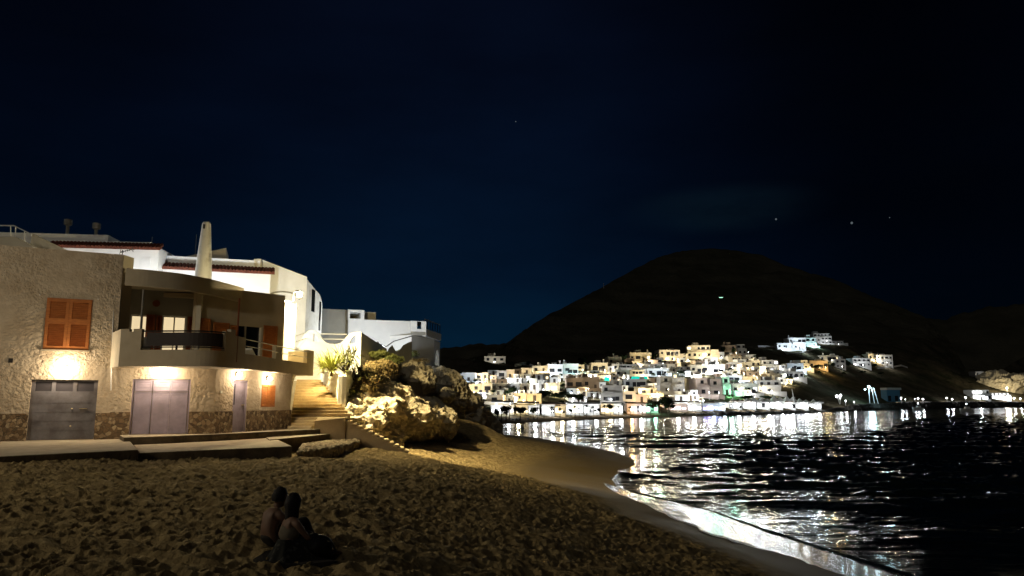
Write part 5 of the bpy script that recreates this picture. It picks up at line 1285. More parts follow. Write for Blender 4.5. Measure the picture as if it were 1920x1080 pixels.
def far_house(u0, u1, vt, vb, wcol, lcol, lev, label, shop=None, roofblk=True, winlit=.12, pos='house', name='town_house', arches=False, noback=False):
    global HID
    HID += 1; rr = random.Random(HID*13+5)
    um = (u0+u1)/2; Y = Yat(um, vb); pb_ = at(um, vb, Y); pt = at(um, vt, Y)
    w = (u1-u0)/1403*Y; h = pt.z-pb_.z; dep = rr.uniform(7, 10)
    rot = rr.uniform(-.16, .16)
    r_ = empty(name, pb_, label, pos, 'houses of the far town'); r_.rotation_euler.z = rot
    q = MB(); hm = h
    ns = max(1, round(h/3.0)); sh_ = h/ns
    # body: stepped storeys, upper one set back
    if ns >= 2 and rr.random() < .6:
        q.box((-w/2,0,-4),(w/2,dep,h-sh_)); off = rr.choice([-1,1])*w*.08; q.box((-w/2+.02+max(0,off),1.1,h-sh_+.002),(w/2-.02+min(0,off),dep-.3,h)); setb = 1.1
        q.box((-w/2,0,h-sh_+.002),(w/2,.15,h-sh_+.6))
    else:
        q.box((-w/2,0,-4),(w/2,dep,h)); setb = 0; q.box((-w/2-.1,-.12,h+.002),(w/2+.1,dep,h+.25))
    o = q.mesh('wall'); o.materials.append(TW[wcol]); child('wall', o, r_, (0,0,0))
    if roofblk and w > 5:
        q = MB(); bw = w*rr.uniform(.18,.35); bx_ = rr.uniform(-w/2+bw/2+.3, w/2-bw/2-.3); q.box((bx_-bw/2, dep*.4, h+.26), (bx_+bw/2, dep*.8, h+rr.uniform(1.1,1.9)))
        if rr.random() < .5: cxx = rr.uniform(-w/2+.6, w/2-.6); q.box((cxx-.3,1.6,h+.26),(cxx+.3,2.2,h+1.7))
        m_ = q.mesh('roof_room'); m_.materials.append(TW[wcol]); child('roof_room', m_, r_, (0,0,0))
    n = max(1, int(w/2.3)); n = min(n, 8)
    for s_ in range(ns):
        yb = setb if (s_ == ns-1 and setb) else 0
        for k in range(n):
            x = -w/2+w*(k+.5)/n+rr.uniform(-.15,.15); z = sh_*(s_+.5)+.15
            if s_ == 0 and shop: continue
            if s_ == 0 and k == n//2 and rr.random() < .6: child('door', DM, r_, (x, -.01, .05)); continue
            if rr.random() < .12: continue
            lit = rr.random() < winlit; key = ('y' if lcol in 'yo' else 'w') if lit else 'd'
            wi = child('window', WM[key], r_, (x, yb, z)); s3 = min(1, sh_/3.0)*rr.uniform(.85,1.15); wi.scale = (s3*rr.choice([1,1,1.5]), 1, s3)
            if w > 9 and rr.random() < .5: child('window_frame', FRM, wi, (0,0,0))
        if s_ > 0 and rr.random() < .75:
            q = MB(); a_ = rr.uniform(-w/2, -w*.1); b_ = rr.uniform(w*.1, w/2); yb0 = yb
            q.box((a_, yb0-1.1, sh_*s_-.1), (b_, yb0+.0, sh_*s_+.05)); q.box((a_, yb0-1.1, sh_*s_+.052), (b_, yb0-.98, sh_*s_+.85))
            m_ = q.mesh('balcony'); m_.materials.append(TW[wcol]); child('balcony', m_, r_, (0,0,0))
    if not shop and w > 4 and lev > 0 and rr.random() < .65:
        q = MB(); ta = -w/2-rr.uniform(0, 2.2); tb_ = w/2+rr.uniform(0, 2.2); q.box((ta,-2.6,-3.5),(tb_,-.02,-.12)); q.box((ta,-2.62,-.118),(tb_,-2.42,.75))
        m_ = q.mesh('terrace'); m_.materials.append(TW[wcol]); child('terrace', m_, r_, (0,0,0))
    if not shop and w > 6 and rr.random() < .55:
        # loggia as a dark box, its shade put into the colour, with piers
        zl = sh_*rr.randrange(ns)+.35; hl = min(1.9, sh_*.62); xa = rr.uniform(-w/2+.4, -w*.05); xb = rr.uniform(w*.15, w/2-.4); yb0 = setb if zl > h-sh_ else 0
        q = MB(); q.box((xa, yb0-.07, zl), (xb, yb0+.1, zl+hl)); m_ = q.mesh('loggia'); m_.materials.append(TWIN); lo = child('loggia', m_, r_, (0,0,0))
        for k in range(1, max(2, int((xb-xa)/1.8))):
            xp = xa+(xb-xa)*k/max(2, int((xb-xa)/1.8)); q = MB(); q.box((xp-.12, yb0-.12, zl), (xp+.12, yb0-.072, zl+hl)); m_ = q.mesh('pier'); m_.materials.append(TW[wcol]); child('pier', m_, lo, (0,0,0))
    if arches:
        for k in range(arches):
            x = -w/2+w*(k+.5)/arches; q = MB(); rr_ = w/arches*.3; vs = [(x-rr_,-.03,.3),(x+rr_,-.03,.3)]+[(x+rr_*math.cos(math.pi*j/8), -.03, 1.6+rr_*math.sin(math.pi*j/8)) for j in range(9)]
            vb2 = [(a, .12, c) for a, b, c in vs]; nn = len(vs); q.add(vs+vb2, [tuple(range(nn)), tuple(range(nn,2*nn))[::-1]]+[(j, j+nn, (j+1)%nn+nn, (j+1)%nn) for j in range(nn)])
            m_ = q.mesh('arch'); m_.materials.append(TWIN); child('arch', m_, r_, (0,0,0))
    if shop:
        # glowing open ground floor cut into bays by piers, with an awning
        nb = max(3, int(w/1.7))
        for k in range(nb):
            q = MB(); x0_ = -w/2+w*(k+.12)/nb; x1_ = -w/2+w*(k+.88)/nb; z1_ = min(3.2, h*.9)*rr.uniform(.55,1); q.box((x0_,-.10,.35+rr.uniform(0,.3)),(x1_,-.02,z1_))
            m_ = q.mesh('shop_front'); m_.materials.append(LIT[rr.choice(shop)] if rr.random() < .8 else TWIN); child('shop_front', m_, r_, (0,0,0))
        q = MB(); q.hexa([(-w/2,-2.0,2.5),(w/2,-2.0,2.5),(w/2,-.12,2.9),(-w/2,-.12,2.9),(-w/2,-2.0,2.6),(w/2,-2.0,2.6),(w/2,-.12,3.0),(-w/2,-.12,3.0)]); m_ = q.mesh('awning'); m_.materials.append(TW['white'] if rr.random() < .6 else TW['brown']); child('awning', m_, r_, (0,0,0))
    if name == 'lit_marquee':
        nt = max(2, int(w/3.2))
        for k in range(nt):
            q = MB(); x0_ = -w/2+w*k/nt; x1_ = x0_+w/nt; cx = (x0_+x1_)/2; hh0 = h+rr.uniform(-.1,.2); pk = hh0+rr.uniform(.9,1.9)
            q.add([(x0_,-2.2,hh0),(x1_,-2.2,hh0),(x1_,.3,hh0+.26),(x0_,.3,hh0+.26),(cx,-1,pk)], [(0,1,4),(1,2,4),(2,3,4),(3,0,4),(3,2,1,0)]); m_ = q.mesh('tent_roof'); m_.materials.append(TW['white']); child('tent_roof', m_, r_, (0,0,0))
    if lev > 0:  # lamp post added before each lit house to make its front glow
        x = rr.uniform(-.3,.3)*w; ly = -rr.uniform(4.5, 6.5) if not shop else -2.6; hh_ = min(max(1.8, h*.5), 4)
        lx = pb_.x+x; lyw = pb_.y+ly; lz = pb_.z-abs(ly)*.30
        post_lamp((lx, lyw, lz), hh_, lcol if lcol in LB else 'w', lev*(3000 if not shop else 800)*max(.6, (w/10)), ('added lamp before the '+short(label)) if not label.startswith('small ') else 'added lamp by the '+short(label), .13)
    return r_
def short(label):
    return ' '.join(label.replace(',', '').split()[:12])
H = far_house
# -- top villas
H(908,948,669,680,'cream','w',.35,'lone cream villa with two turrets on the dark hill above the left of town', winlit=.0)
H(1458,1484,644,655,'white','b',1.6,'low bright white terrace wing at the left foot of the hilltop villa', winlit=0, roofblk=False)
H(1480,1512,634,656,'white','b',1.8,'brightest white flat-roofed villa high on the hillside right of town')
H(1512,1532,633,651,'white','c',1.6,'ice-blue lit wing joined to the right of the bright hilltop villa')
H(1527,1560,625,646,'white','w',.35,'highest pale grey villa, upper right neighbour of the bright white one', winlit=0)
H(1560,1582,640,646,'grey','w',.10,'low grey garden wall building at the right end of the highest villas', winlit=0, roofblk=False)
# -- upper left strip
L1 = [(841,866,702,720,'white','b',1.0,'blue-white house half hidden by the rock, lowest left in the upper strip'),(866,891,700,719,'white','b',.9,'blue-white house second from left in the upper strip'),(891,904,701,714,'cream','y',.5,'narrow cream house between the blue-white and the yellow one'),
(904,915,700,714,'ochre','y',1.0,'narrow yellow house at the left of the upper strip'),(915,934,695,706,'white','w',1.4,'bright white flat house below the lone turreted villa'),(932,950,696,711,'grey','w',.35,'dim grey house right of the bright flat white one'),
(950,964,694,712,'ochre','o',.7,'tan tower-like house in the upper left strip'),(964,978,693,706,'brown','y',.2,'dark brown house between the tan tower and a cream one'),(977,998,691,704,'cream','y',1.0,'cream house with glowing front above the dark trees, upper left'),(998,1026,687,700,'cream','y',.9,'wide cream house left of the big blue-white block'),
(1028,1056,684,706,'white','b',1.5,'big blue-white block, left half, upper left of town'),(1056,1085,683,704,'white','c',1.4,'big blue-white block, right half, upper left of town'),(950,978,710,717,'white','w',1.6,'small dazzling white pavilion between two rows at left')]
L2 = [(865,884,722,735,'cream','y',1.1,'cream house touching the rock in the long second row'),(884,903,721,736,'cream','y',1.1,'second cream house from the rock in the long second row'),(903,923,720,738,'cream','y',1.0,'third house from the rock, cream with two dark windows, second row'),
(923,950,720,736,'cream','w',.9,'pinkish cream house with arched windows mid second row'),(952,974,720,735,'white','w',.8,'white house behind the dark palm, second row'),(975,993,720,736,'cream','y',1.1,'cream house right of the dark palm, second row'),(993,1010,720,733,'white','w',.7,'plain white house near the right of the second row'),
(1010,1026,714,732,'white','w',.7,'taller white house with one round window, second row'),(1026,1050,719,738,'cream','y',1.3,'yellow-lit house at the right end of the second row')]
L3 = [(912,943,742,758,'cream','w',.6,'dim cream house behind the palms above the left beachfront'),(963,986,739,753,'ochre','o',1.2,'orange-lit house above the left beachfront, left of its twin'),(988,1015,740,755,'ochre','y',1.3,'yellow-orange house right of its orange twin above the beachfront')]
MID = [(1109,1140,681,698,'cream','y',.8,'cream terraced house at the left of the middle hill'),(1140,1166,670,686,'ochre','y',1.1,'square yellow house below the mountain, left of the palms'),(1181,1222,662,680,'ochre','y',1.0,'large tan house in the top row, left of the big cream one'),(1236,1276,657,679,'cream','y',.9,'large cream house with dark loggia in the top row'),
(1276,1290,664,677,'cream','y',1.0,'narrow cream house between two large ones in the top row'),(1289,1334,647,672,'cream','y',1.0,'tallest cream block of the top row with four dark windows'),(1334,1350,655,676,'cream','y',1.4,'slim glowing cream house right of the tallest top-row block'),(1352,1382,647,668,'brown','y',.25,'dim brown house near the right end of the top row'),(1383,1401,645,666,'grey','w',.05,'nearly dark grey house closing the top row at right'),
(1110,1146,701,708,'cream','y',.6,'low cream house under the terraced one, middle left'),(1156,1200,684,693,'grey','w',.25,'long grey roofed house, left half, under the yellow ones'),(1200,1248,683,692,'grey','w',.25,'long grey roofed house, right half, under the tan one'),(1153,1180,694,707,'white','y',1.1,'white house left above the turquoise canopy'),(1181,1209,694,705,'cream','y',.9,'cream house just above the turquoise canopy'),(1214,1255,692,706,'white','b',1.2,'blue-white wide house right above the turquoise canopy'),
(1062,1092,710,732,'brown','o',.16,'dim brown block left of the dark trees, lower left middle'),(1092,1124,708,732,'brown','y',.2,'dim brown block with one lit window left of the four-storey one'),(1127,1168,722,757,'grey','w',.4,'grey four-storey apartment block with white-lit roof terrace'),(1170,1212,712,728,'grey','w',.35,'grey house below the turquoise canopy'),(1168,1192,735,755,'cream','w',.9,'small white-lit house between the grey block and the pink one'),
(1198,1231,729,741,'ochre','y',1.4,'yellow-lit flat house left of the big round tree'),(1192,1214,741,756,'pink','o',1.1,'orange-pink house near the beach in the middle'),(1238,1262,705,738,'grey','y',.25,'grey-brown tall apartment block above the big round tree'),(1262,1284,709,740,'grey','w',.2,'second grey tall block above the big round tree'),(1266,1290,742,755,'white','b',1.2,'blue-white low house right of the big round tree'),
(1295,1328,685,701,'cream','w',.9,'cream house with arcade below the tallest top-row block'),(1328,1360,684,702,'white','w',1.5,'dazzling white house with long lit terrace below the top row'),(1290,1307,708,736,'ochre','g',1.3,'narrow lime-green lit house in the middle right'),(1308,1332,708,744,'pink','w',.18,'purplish dim apartment block, left one of two'),(1332,1355,710,745,'pink','w',.22,'purplish dim apartment block, right one of two'),(1356,1372,706,741,'white','g',1.9,'mint-green lit stair house in the middle right'),
(1364,1391,669,678,'cream','y',1.0,'small low cream house under the dim brown one'),(1372,1392,680,692,'grey','y',.4,'dim grey house left of the lit square windows'),(1392,1410,680,692,'cream','y',.4,'dim cream house, upper right middle'),(1408,1428,676,690,'cream','y',1.3,'glowing cream house left of the grey-blue blocks'),(1364,1392,705,717,'white','b',1.1,'small white house above the arcaded one'),(1392,1420,707,719,'ochre','y',1.5,'golden-lit house above the arcaded one'),
(1430,1464,675,697,'grey','w',.5,'grey house with long white-lit terrace, upper right'),(1464,1478,684,704,'grey','w',.25,'narrow dim grey house right of the lit terrace'),(1476,1508,682,696,'white','b',.9,'white-blue house with bright door at the right of the middle hill'),(1470,1508,697,711,'grey','w',.3,'low grey house under the white-blue one at the right edge'),(1422,1464,714,738,'grey','w',.7,'wide pale grey house with dark openings above the bright bars'),(1400,1424,698,706,'brown','y',.5,'low brown house with two lit windows, right middle')]
RT = [(1504,1519,675,693,'ochre','y',1.9,'glowing yellow cube house at the left of the ridge road'),(1519,1552,677,692,'ochre','o',.8,'ochre house behind shrubs right of the yellow cube'),(1538,1572,667,677,'cream','y',.8,'cream house with lit roof above the ochre one'),(1567,1586,674,691,'grey','w',.3,'dim grey house with arches mid ridge road'),(1599,1634,672,688,'white','w',.55,'white house with three small windows on the ridge road'),(1628,1645,664,676,'cream','y',1.6,'glowing cream house behind the white one on the ridge road'),(1645,1674,666,686,'grey','w',.5,'last grey house at the right end of the ridge road')]
USED = [q_[:5]+(q_[7],) if len(q_) > 7 else q_ for q_ in []]
RECTX = [(1126,1150,698,722,''),(1176,1222,698,718,'')]
RECTS = [(q_[0],q_[1],q_[2],q_[3],q_[6+1] if isinstance(q_[6], float) else q_[6]) for q_ in L1+L2+L3+MID+RT]
for q_ in L1+L2+L3+MID+RT: H(*q_, winlit=.15 if q_[6] > .2 else .05)
H(1373,1424,720,741,'grey','w',.6,'long grey arcaded house above the bright bars', arches=4)
# -- small houses filling the gaps between the larger ones
TOPL = [(850,704),(1030,690),(1110,682),(1180,668),(1290,656),(1400,658),(1430,678),(1510,688)]
BOTL = [(850,735),(915,757),(1290,757),(1360,748),(1430,742),(1470,722),(1510,712)]
rf = random.Random(31); seen = set(); filled = 0
for _ in range(9000):
    if filled >= 118: break
    u = rf.uniform(868, 1505); w_ = rf.uniform(9, 20); h_ = rf.uniform(6.5, 12.5); vb = rf.uniform(interp(u, TOPL)+h_, interp(u, BOTL))
    if (1010 < u < 1070 and 724 < vb < 760) or (1425 < u < 1512 and vb > 722) or vb > 757: continue
    if u < 930 and vb > interp(u, [(860,730),(930,757)]): continue
    bad = False
    for (a_, b_, c_, d_, _l) in RECTS+RECTX:
        ou = min(b_, u+w_/2)-max(a_, u-w_/2); ov = min(d_, vb)-max(c_, vb-h_)
        if ou > 0 and ov > 0 and ou*ov > .42*min(w_*h_, (b_-a_)*(d_-c_)): bad = True; break
    if bad: continue
    cand = sorted(RECTS[:len(L1+L2+L3+MID+RT)], key=lambda r: abs((r[0]+r[1])/2-u)+1.5*abs(r[3]-vb))
    lab = None
    wc_ = rf.choice(['white','cream','cream','grey','white','brown']); lc_ = rf.choice('wwyyyb'); lv = rf.choice([0,.3,.5,.8,1.2]); tone = 'unlit' if lv == 0 else ('dim' if lv < .6 else 'bright')
    for r in cand[:9]:
        du = u-(r[0]+r[1])/2; dv = vb-r[3]; dr = ('just below' if dv > 0 else 'just above') if abs(dv)*1.5 > abs(du) else ('just right of' if du > 0 else 'just left of')
        if (dr, r[4]) in seen: continue
        seen.add((dr, r[4])); lab = ('small %s %s house %s the ' % (tone, wc_, dr)+r[4].replace(',', '')); lab = ' '.join(lab.split()[:16]); break
    if not lab: continue
    RECTS.append((u-w_/2, u+w_/2, vb-h_, vb, lab)); filled += 1
    H(u-w_/2, u+w_/2, vb-h_, vb, wc_, lc_, lv, lab, winlit=.18)
# -- beachfront
BFN = [(921,942,762,777,'white','w',1.2,'white beach bar nearest the rock behind palms','Ww'),(943,963,761,778,'cream','w',1.0,'second beach bar from the rock with blue-lit front','Wwb'),(968,990,761,778,'cream','y',1.0,'cream beachfront house with a wide awning, third from the rock','wy'),(991,1011,762,778,'white','w',1.0,'fourth beachfront house from the rock','Ww'),
(1016,1040,760,779,'white','w',1.1,'white beachfront house left of the long low restaurant','Ww'),(1041,1060,763,779,'cream','y',1.0,'cream beachfront house next to the long low restaurant','Wy'),(1062,1094,757,777,'white','w',1.2,'long low restaurant with flat white roof on the left beachfront','Wwy'),(1095,1124,759,777,'white','w',1.2,'white shopfront under palms right of the long low restaurant','Ww'),
(1127,1150,759,776,'cream','y',1.1,'cream shopfront under the four-storey block','Wy'),(1151,1168,760,776,'white','w',1.1,'white shopfront beside two palms under the four-storey block','Ww'),(1176,1194,758,775,'pink','o',1.3,'pink lit shopfront in the middle of the beachfront','pw'),(1194,1211,757,775,'pink','w',1.3,'pale pink shopfront right of the pink one','pW'),(1212,1234,758,774,'white','g',1.2,'white shopfront left of the big round tree','Wg'),
(1257,1288,759,771,'pink','w',1.3,'pinkish low restaurant right of the big round tree','pW'),(1289,1316,758,771,'white','w',1.3,'white low restaurant left of the violet bar','pW'),(1318,1338,758,771,'white','b',1.0,'violet-lit beach bar, left one of the pair','vb'),(1339,1360,758,771,'white','b',1.0,'blue-violet beach bar, right one of the pair','vbW')]
for q_ in BFN: H(*q_[:8], shop=q_[8], roofblk=False, winlit=.2)
for k, (a_, b_, t_) in enumerate(((1367,1392,755),(1393,1418,751),(1419,1444,752),(1445,1468,750),(1469,1492,751),(1493,1516,752),(1517,1541,755))):
    H(a_, b_, t_+2, 767.5, 'white', 'w', 1.6, '%s dazzling white marquee from the left in the bright right beachfront strip' % ordn[k], shop='W', roofblk=False, winlit=.9, pos='marquee', name='lit_marquee')
# harbour building with floodlit front
H(1824,1860,731,750,'white','w',2.4,'left half of the floodlit harbour restaurant below the cliff', shop='W', winlit=.9, roofblk=False, pos='restaurant')
H(1860,1897,736,750,'white','w',2.4,'right half of the floodlit harbour restaurant below the cliff', shop='W', winlit=.9, roofblk=False, pos='restaurant')
H(1830,1845,697,706,'grey','w',.3,'small grey hut on the dark cliff above the harbour restaurant', winlit=0, roofblk=False)
blobs('harbour_cliff', [bl(1880,724,500,58,16,24), bl(1925,728,505,50,16,26), bl(1862,738,492,34,10,12), bl(1905,726,500,40,14,22), bl(1850,730,500,16,10,18)], M['rock'], 1.6, ((14,5),(6,2.5),(2.5,1)), 'warm-lit rocky cliff behind the harbour restaurant at the far right', 'cliff', at_=tuple(at(1880,750,500)), smooth=False)
post_lamp(tuple(at(1890,749,472)), 7, 'y', 16000, 'added tall lamp lighting the cliff above the harbour restaurant', .3, None)  # lamp added to warm up the cliff face
# turquoise canopies
for (u0, u1, v0, v1, lb) in ((1184,1214,706,711,'long turquoise glowing canopy in the middle of the town'), (1134,1142,707,714,'small round turquoise glowing canopy left of the long one')):
    um = (u0+u1)/2; Y = Yat(um, v1)-2; p = at(um, v1, Y); hw = (u1-u0)/2/1403*Y; hh_ = at(um, v0, Y).z-p.z; r_ = empty('canopy', p, lb, 'canopy')
    q = MB(); q.hexa([(p.x-hw,Y-1,p.z),(p.x+hw,Y-1,p.z),(p.x+hw,Y+1.5,p.z),(p.x-hw,Y+1.5,p.z),(p.x-hw*.9,Y-.6,p.z+hh_),(p.x+hw*.9,Y-.6,p.z+hh_),(p.x+hw*.9,Y+1.2,p.z+hh_),(p.x-hw*.9,Y+1.2,p.z+hh_)]); q.build('canopy_cloth', LIT['t'], r_)
    q = MB(); q.tube([(p.x-hw*.9,Y-.8,p.z-3),(p.x-hw*.9,Y-.8,p.z)], .06, 5); q.tube([(p.x+hw*.9,Y-.8,p.z-3),(p.x+hw*.9,Y-.8,p.z)], .06, 5); q.build('support', M['metalg'], r_)
# retaining walls on the slopes
def ret_wall(pts, hpx, label, m_=None):
    q = MB(); P = [at(u, v, Yat(u, v)-1.0) for u, v in pts]; k = P[0].y/1403
    for a, b in zip(P[:-1], P[1:]): q.hexa([(a.x,a.y,a.z-2),(b.x,b.y,b.z-2),(b.x,b.y+.5,b.z-2),(a.x,a.y+.5,a.z-2),(a.x,a.y,a.z+hpx*k),(b.x,b.y,b.z+hpx*k),(b.x,b.y+.5,b.z+hpx*k),(a.x,a.y+.5,a.z+hpx*k)])
    tag(q.build('retaining_wall', m_ or TW['grey'], at_=P[0]), label, 'wall', 'retaining walls of the far town')
ret_wall([(1422,650),(1455,651),(1475,665),(1510,661),(1545,650),(1582,643)], 2.5, 'pale retaining wall curving under the hilltop villas')
ret_wall([(1272,680),(1310,678),(1350,674)], 3, 'yellow-lit garden wall under the tallest top-row block', TW['cream'])
ret_wall([(1645,690),(1672,689),(1690,686),(1702,690)], 2.5, 'winding pale wall at the right end of the ridge road')
ret_wall([(965,684),(985,681),(1000,686)], 2, 'dim wall on the hill above the upper left strip')

# ------------------------------------------------------------------ breakwater and sea wall
def breakwater():
    q = MB(); rn = random.Random(4); us = list(np.arange(900, 1960, 3.2))
    for u in us:
        y = Ysh(u)+rn.uniform(.5, 3)+(2 if u > 1350 else 8); top = interp(u, [(900,787),(1050,786),(1230,780),(1360,773),(1540,769),(1620,757),(1700,753),(1960,753)])
        bot = interp(u, [(900,797),(1400,779),(1500,775),(1600,770),(1960,765)])
        zt_ = at(u, top, y).z+rn.uniform(-.25,.35); zb_ = -.5
        w_ = 3.2/1403*y*1.6; q.ball(((u-960)/1403*y, y, (zt_+zb_)/2), (w_*rn.uniform(.7,1.2), rn.uniform(1.2,2.4), (zt_-zb_)/2), 7, 5)
        if u > 1350: q.ball(((u-960)/1403*y+rn.uniform(-1,1), y-1.6, zb_+ (zt_-zb_)*.25), (w_*rn.uniform(.8,1.3), 1.8, (zt_-zb_)*.4), 7, 5)
    o = q.build('breakwater', M['bwater'], at_=((1500-960)/1403*260, 260, 0)); tag(o, 'long dark rock breakwater and sea wall along the far shore', 'breakwater')
breakwater()
# ------------------------------------------------------------------ trees of the town
def crown_mesh(seed, R, n, size):
    rn = random.Random(seed); q = MB()
    for k in range(9):
        d = Vector((rn.uniform(-1,1), rn.uniform(-1,1), rn.uniform(-.5,.9))); leaf_cloud(q, (d.x*R*.6, d.y*R*.6, d.z*R*.45), (R*.5, R*.5, R*.38), n//9, size, rn)
    me = q.mesh('crown'); me.materials.append(M['leafd']); return me
CROWN = [crown_mesh(s_, 1.0, 1300, .115) for s_ in (1,2,3)]
def trunk_mesh(curve):
    q = MB(); q.tube([(0,0,-.6),(curve*.05,0,.3),(curve*.12,.02,.8),(curve*.1,0,1)], [.07,.055,.04,.03], 7); q.tube([(curve*.1,0,.7),(.25,.1,1.15)], [.03,.012], 5); q.tube([(curve*.1,0,.7),(-.28,-.05,1.1)], [.03,.012], 5)
    me = q.mesh('trunk'); me.materials.append(M['trunk']); return me
TRK = [trunk_mesh(1), trunk_mesh(-1)]
def town_tree(u, vb, vt, wpx, label, Yo=0):
    Y = Yat(u, vb)+Yo if vb < 770 else Ypr(u)-7+Yo; p = at(u, vb, Y); h = at(u, vt, Y).z-p.z; R = wpx/2/1403*Y
    r_ = empty('round_tree', p, label, 'tree', 'trees of the far town'); i = int(u) % 3
    c = child('crown', CROWN[i], r_, (0,0,h*.62)); c.scale = (R, R, h*.42); c.rotation_euler.z = u
    t_ = child('trunk', TRK[i % 2], r_, (0,0,0)); t_.scale = (h*.5,h*.5,h*.5)
pq = MB(); rn = random.Random(9)
for k in range(22):
    a = 2*math.pi*k/22+rn.uniform(-.1,.1); el = rn.uniform(-.1, 1.0); d = (math.cos(a)*math.cos(el), math.sin(a)*math.cos(el), math.sin(el))
    blade(pq, (0,0,0), d, rn.uniform(.85,1.1), .12, 1.5, 7)
PALMC = pq.mesh('fronds'); PALMC.materials.append(M['leafd'])
pq = MB(); pq.tube([(0,0,-.1),(.02,0,.35),(.01,0,.7),(0,0,1)], [.035,.028,.024,.026], 7); PALMT = pq.mesh('trunk'); PALMT.materials.append(M['trunk'])
def palm(u, vb, vt, wpx, label):
    Y = Ypr(u)-7 if vb > 768 else Yat(u, vb)-2; p = at(u, vb, Y); h = at(u, vt, Y).z-p.z; R = wpx/2/1403*Y
    r_ = empty('palm_tree', p, label, 'palm tree', 'palms of the far town'); c = child('crown', PALMC, r_, (0,0,h*.88)); c.scale = (R,R,R); c.rotation_euler.z = u
    t_ = child('trunk', PALMT, r_, (0,0,0)); t_.scale = (h*.9,h*.9,h*.9)
for a in ((948,790,757,24,'broad dark tree at the rock end of the beachfront'),(975,786,760,26,'dark spreading tree before the cream awning house'),(932,789,764,14,'small round tree nearest the rock on the beachfront'),(1000,782,762,20,'dark tree with low crown between the third and fourth beachfront houses'),(1240,779,741,44,'large round green tree on the beachfront, tallest in town'),(1255,776,752,20,'smaller tree leaning on the right of the large round one'),
          (1030,754,730,40,'dark tree mass right of the orange twins'),(1060,756,732,44,'dark tree mass left of the brown blocks'),(1085,760,735,30,'dark tree below the dim brown blocks'),(962,745,722,24,'dark tree behind the beachfront, left'),(1092,690,668,18,'yellow-lit tree at the left end of the middle hill'),(1170,683,663,14,'dark tree between the yellow and tan houses'),
          (1228,678,662,12,'dark tree between tan and large cream houses'),(1356,669,649,9,'dark cypress-like tree before the dim brown house'),(1376,669,650,10,'dark tree at the right of the dim brown house'),(1412,676,664,18,'dark bush above the glowing cream house'),(1145,775,755,18,'dark tree before the cream shopfront'),(1070,778,764,12,'small dark tree left of the long restaurant'),(1120,777,764,12,'small dark tree at the right of the long restaurant'),
          (1400,752,740,34,'dark bush bank below the arcaded house'),(1440,752,741,30,'dark bush bank below the wide pale grey house'),(1310,682,672,14,'shrub before the tallest top-row block'),(1532,694,682,16,'shrub before the ochre house'),(1547,695,684,14,'second shrub before the ochre house'),(1590,692,676,12,'dark tree between the grey arches and the white ridge house'),(1640,692,680,14,'dark tree between white and glowing cream ridge houses'),(990,692,700-25,10,'small tree above the upper left strip'),(1480,716,704,20,'dark tree below the low grey right house'),(1275,705,694,16,'dark tree between blue-white and cream houses'),(1370,700,688,14,'green tree left of the dim grey house')):
    town_tree(*a)
ft = 0; rg = random.Random(8); seen2 = set()
for _ in range(600):
    if ft >= 34: break
    u = rg.uniform(875, 1660); vb = rg.uniform(interp(u, TOPL)+8, interp(u, BOTL)+3) if u < 1500 else rg.uniform(690, 715)
    if u > 1470 and vb > 725: continue
    r = min(RECTS[:len(L1+L2+L3+MID+RT)], key=lambda r: abs((r[0]+r[1])/2-u)+1.5*abs(r[3]-vb)); dr = 'below' if vb > r[3] else ('right of' if u > (r[0]+r[1])/2 else 'left of')
    if (dr, r[4]) in seen2 or not r[4]: continue
    seen2.add((dr, r[4])); ft += 1; h_ = rg.uniform(7, 13); town_tree(u, vb, vb-h_, rg.uniform(7, 14), ' '.join(('dark garden tree '+dr+' the '+r[4].replace(',', '')).split()[:16]), -1.5)
for a in ((1100,780,757,16,'tall palm before the long restaurant'),(1112,780,760,13,'shorter palm right of the tall one'),(1168,779,754,14,'tall palm beside the four-storey block'),(1204,777,756,12,'slim palm before the pale pink shopfront'),(1160,779,760,12,'low palm left of the tall one by the four-storey block'),(955,786,762,14,'palm by the blue-lit beach bar'),(1020,783,764,12,'palm before the white beachfront house'),(1050,783,763,13,'palm left of the long low restaurant'),(1096,700,678,12,'lit palm at the top left of the middle hill'),(1104,699,680,10,'smaller lit palm at the top left of the middle hill'),(1232,680,660,12,'palm beside the large cream house'),(1285,682,660,10,'palm between two large cream houses'),(1182,779,760,14,'small palm before the pink shopfront'),(1035,782,760,16,'bushy palm right of the white beachfront house'),(1078,781,758,16,'leftmost palm before the long low restaurant'),(1086,781,763,12,'short palm between two taller ones at the restaurant'),(1134,779,758,16,'palm before the cream shopfront'),(1220,778,756,16,'palm left of the large round tree'),(1008,784,762,14,'palm at the corner of the fourth beachfront house'),(940,790,763,14,'palm against the bar nearest the rock'),(985,785,764,11,'palm beside the cream awning house')):
    palm(*a)
# ------------------------------------------------------------------ harbour lamps and light mast
def sea_lamp(u, v, h_px, col, power, label, br=.6, Y=None):
    Y = Y or Ysh(u)+8; p = at(u, v+h_px, Y); h = at(u, v, Y).z-p.z; post_lamp(tuple(p), h, col, power, label, br*.6, 'harbour lamps on the breakwater')
for k, (u, v, c_, pw, br) in enumerate(((1576,747,'w',500,.35),(1586,752,'w',500,.45),(1602,754,'w',400,.3),(1690,747,'w',900,.8),(1698,749,'w',300,.3),(1716,748,'w',300,.3),(1722,748,'w',900,.75),(1731,749,'w',900,.8),(1776,747,'w',900,.75),(1786,749,'w',900,.7),(1811,746,'w',1200,.85),(1838,748,'w',500,.6),(1902,747,'w',900,.8),(1914,748,'w',900,.7))):
    sea_lamp(u, v, 9, c_, pw, '%s harbour lamp from the left on the dark breakwater' % ordn[k], br)
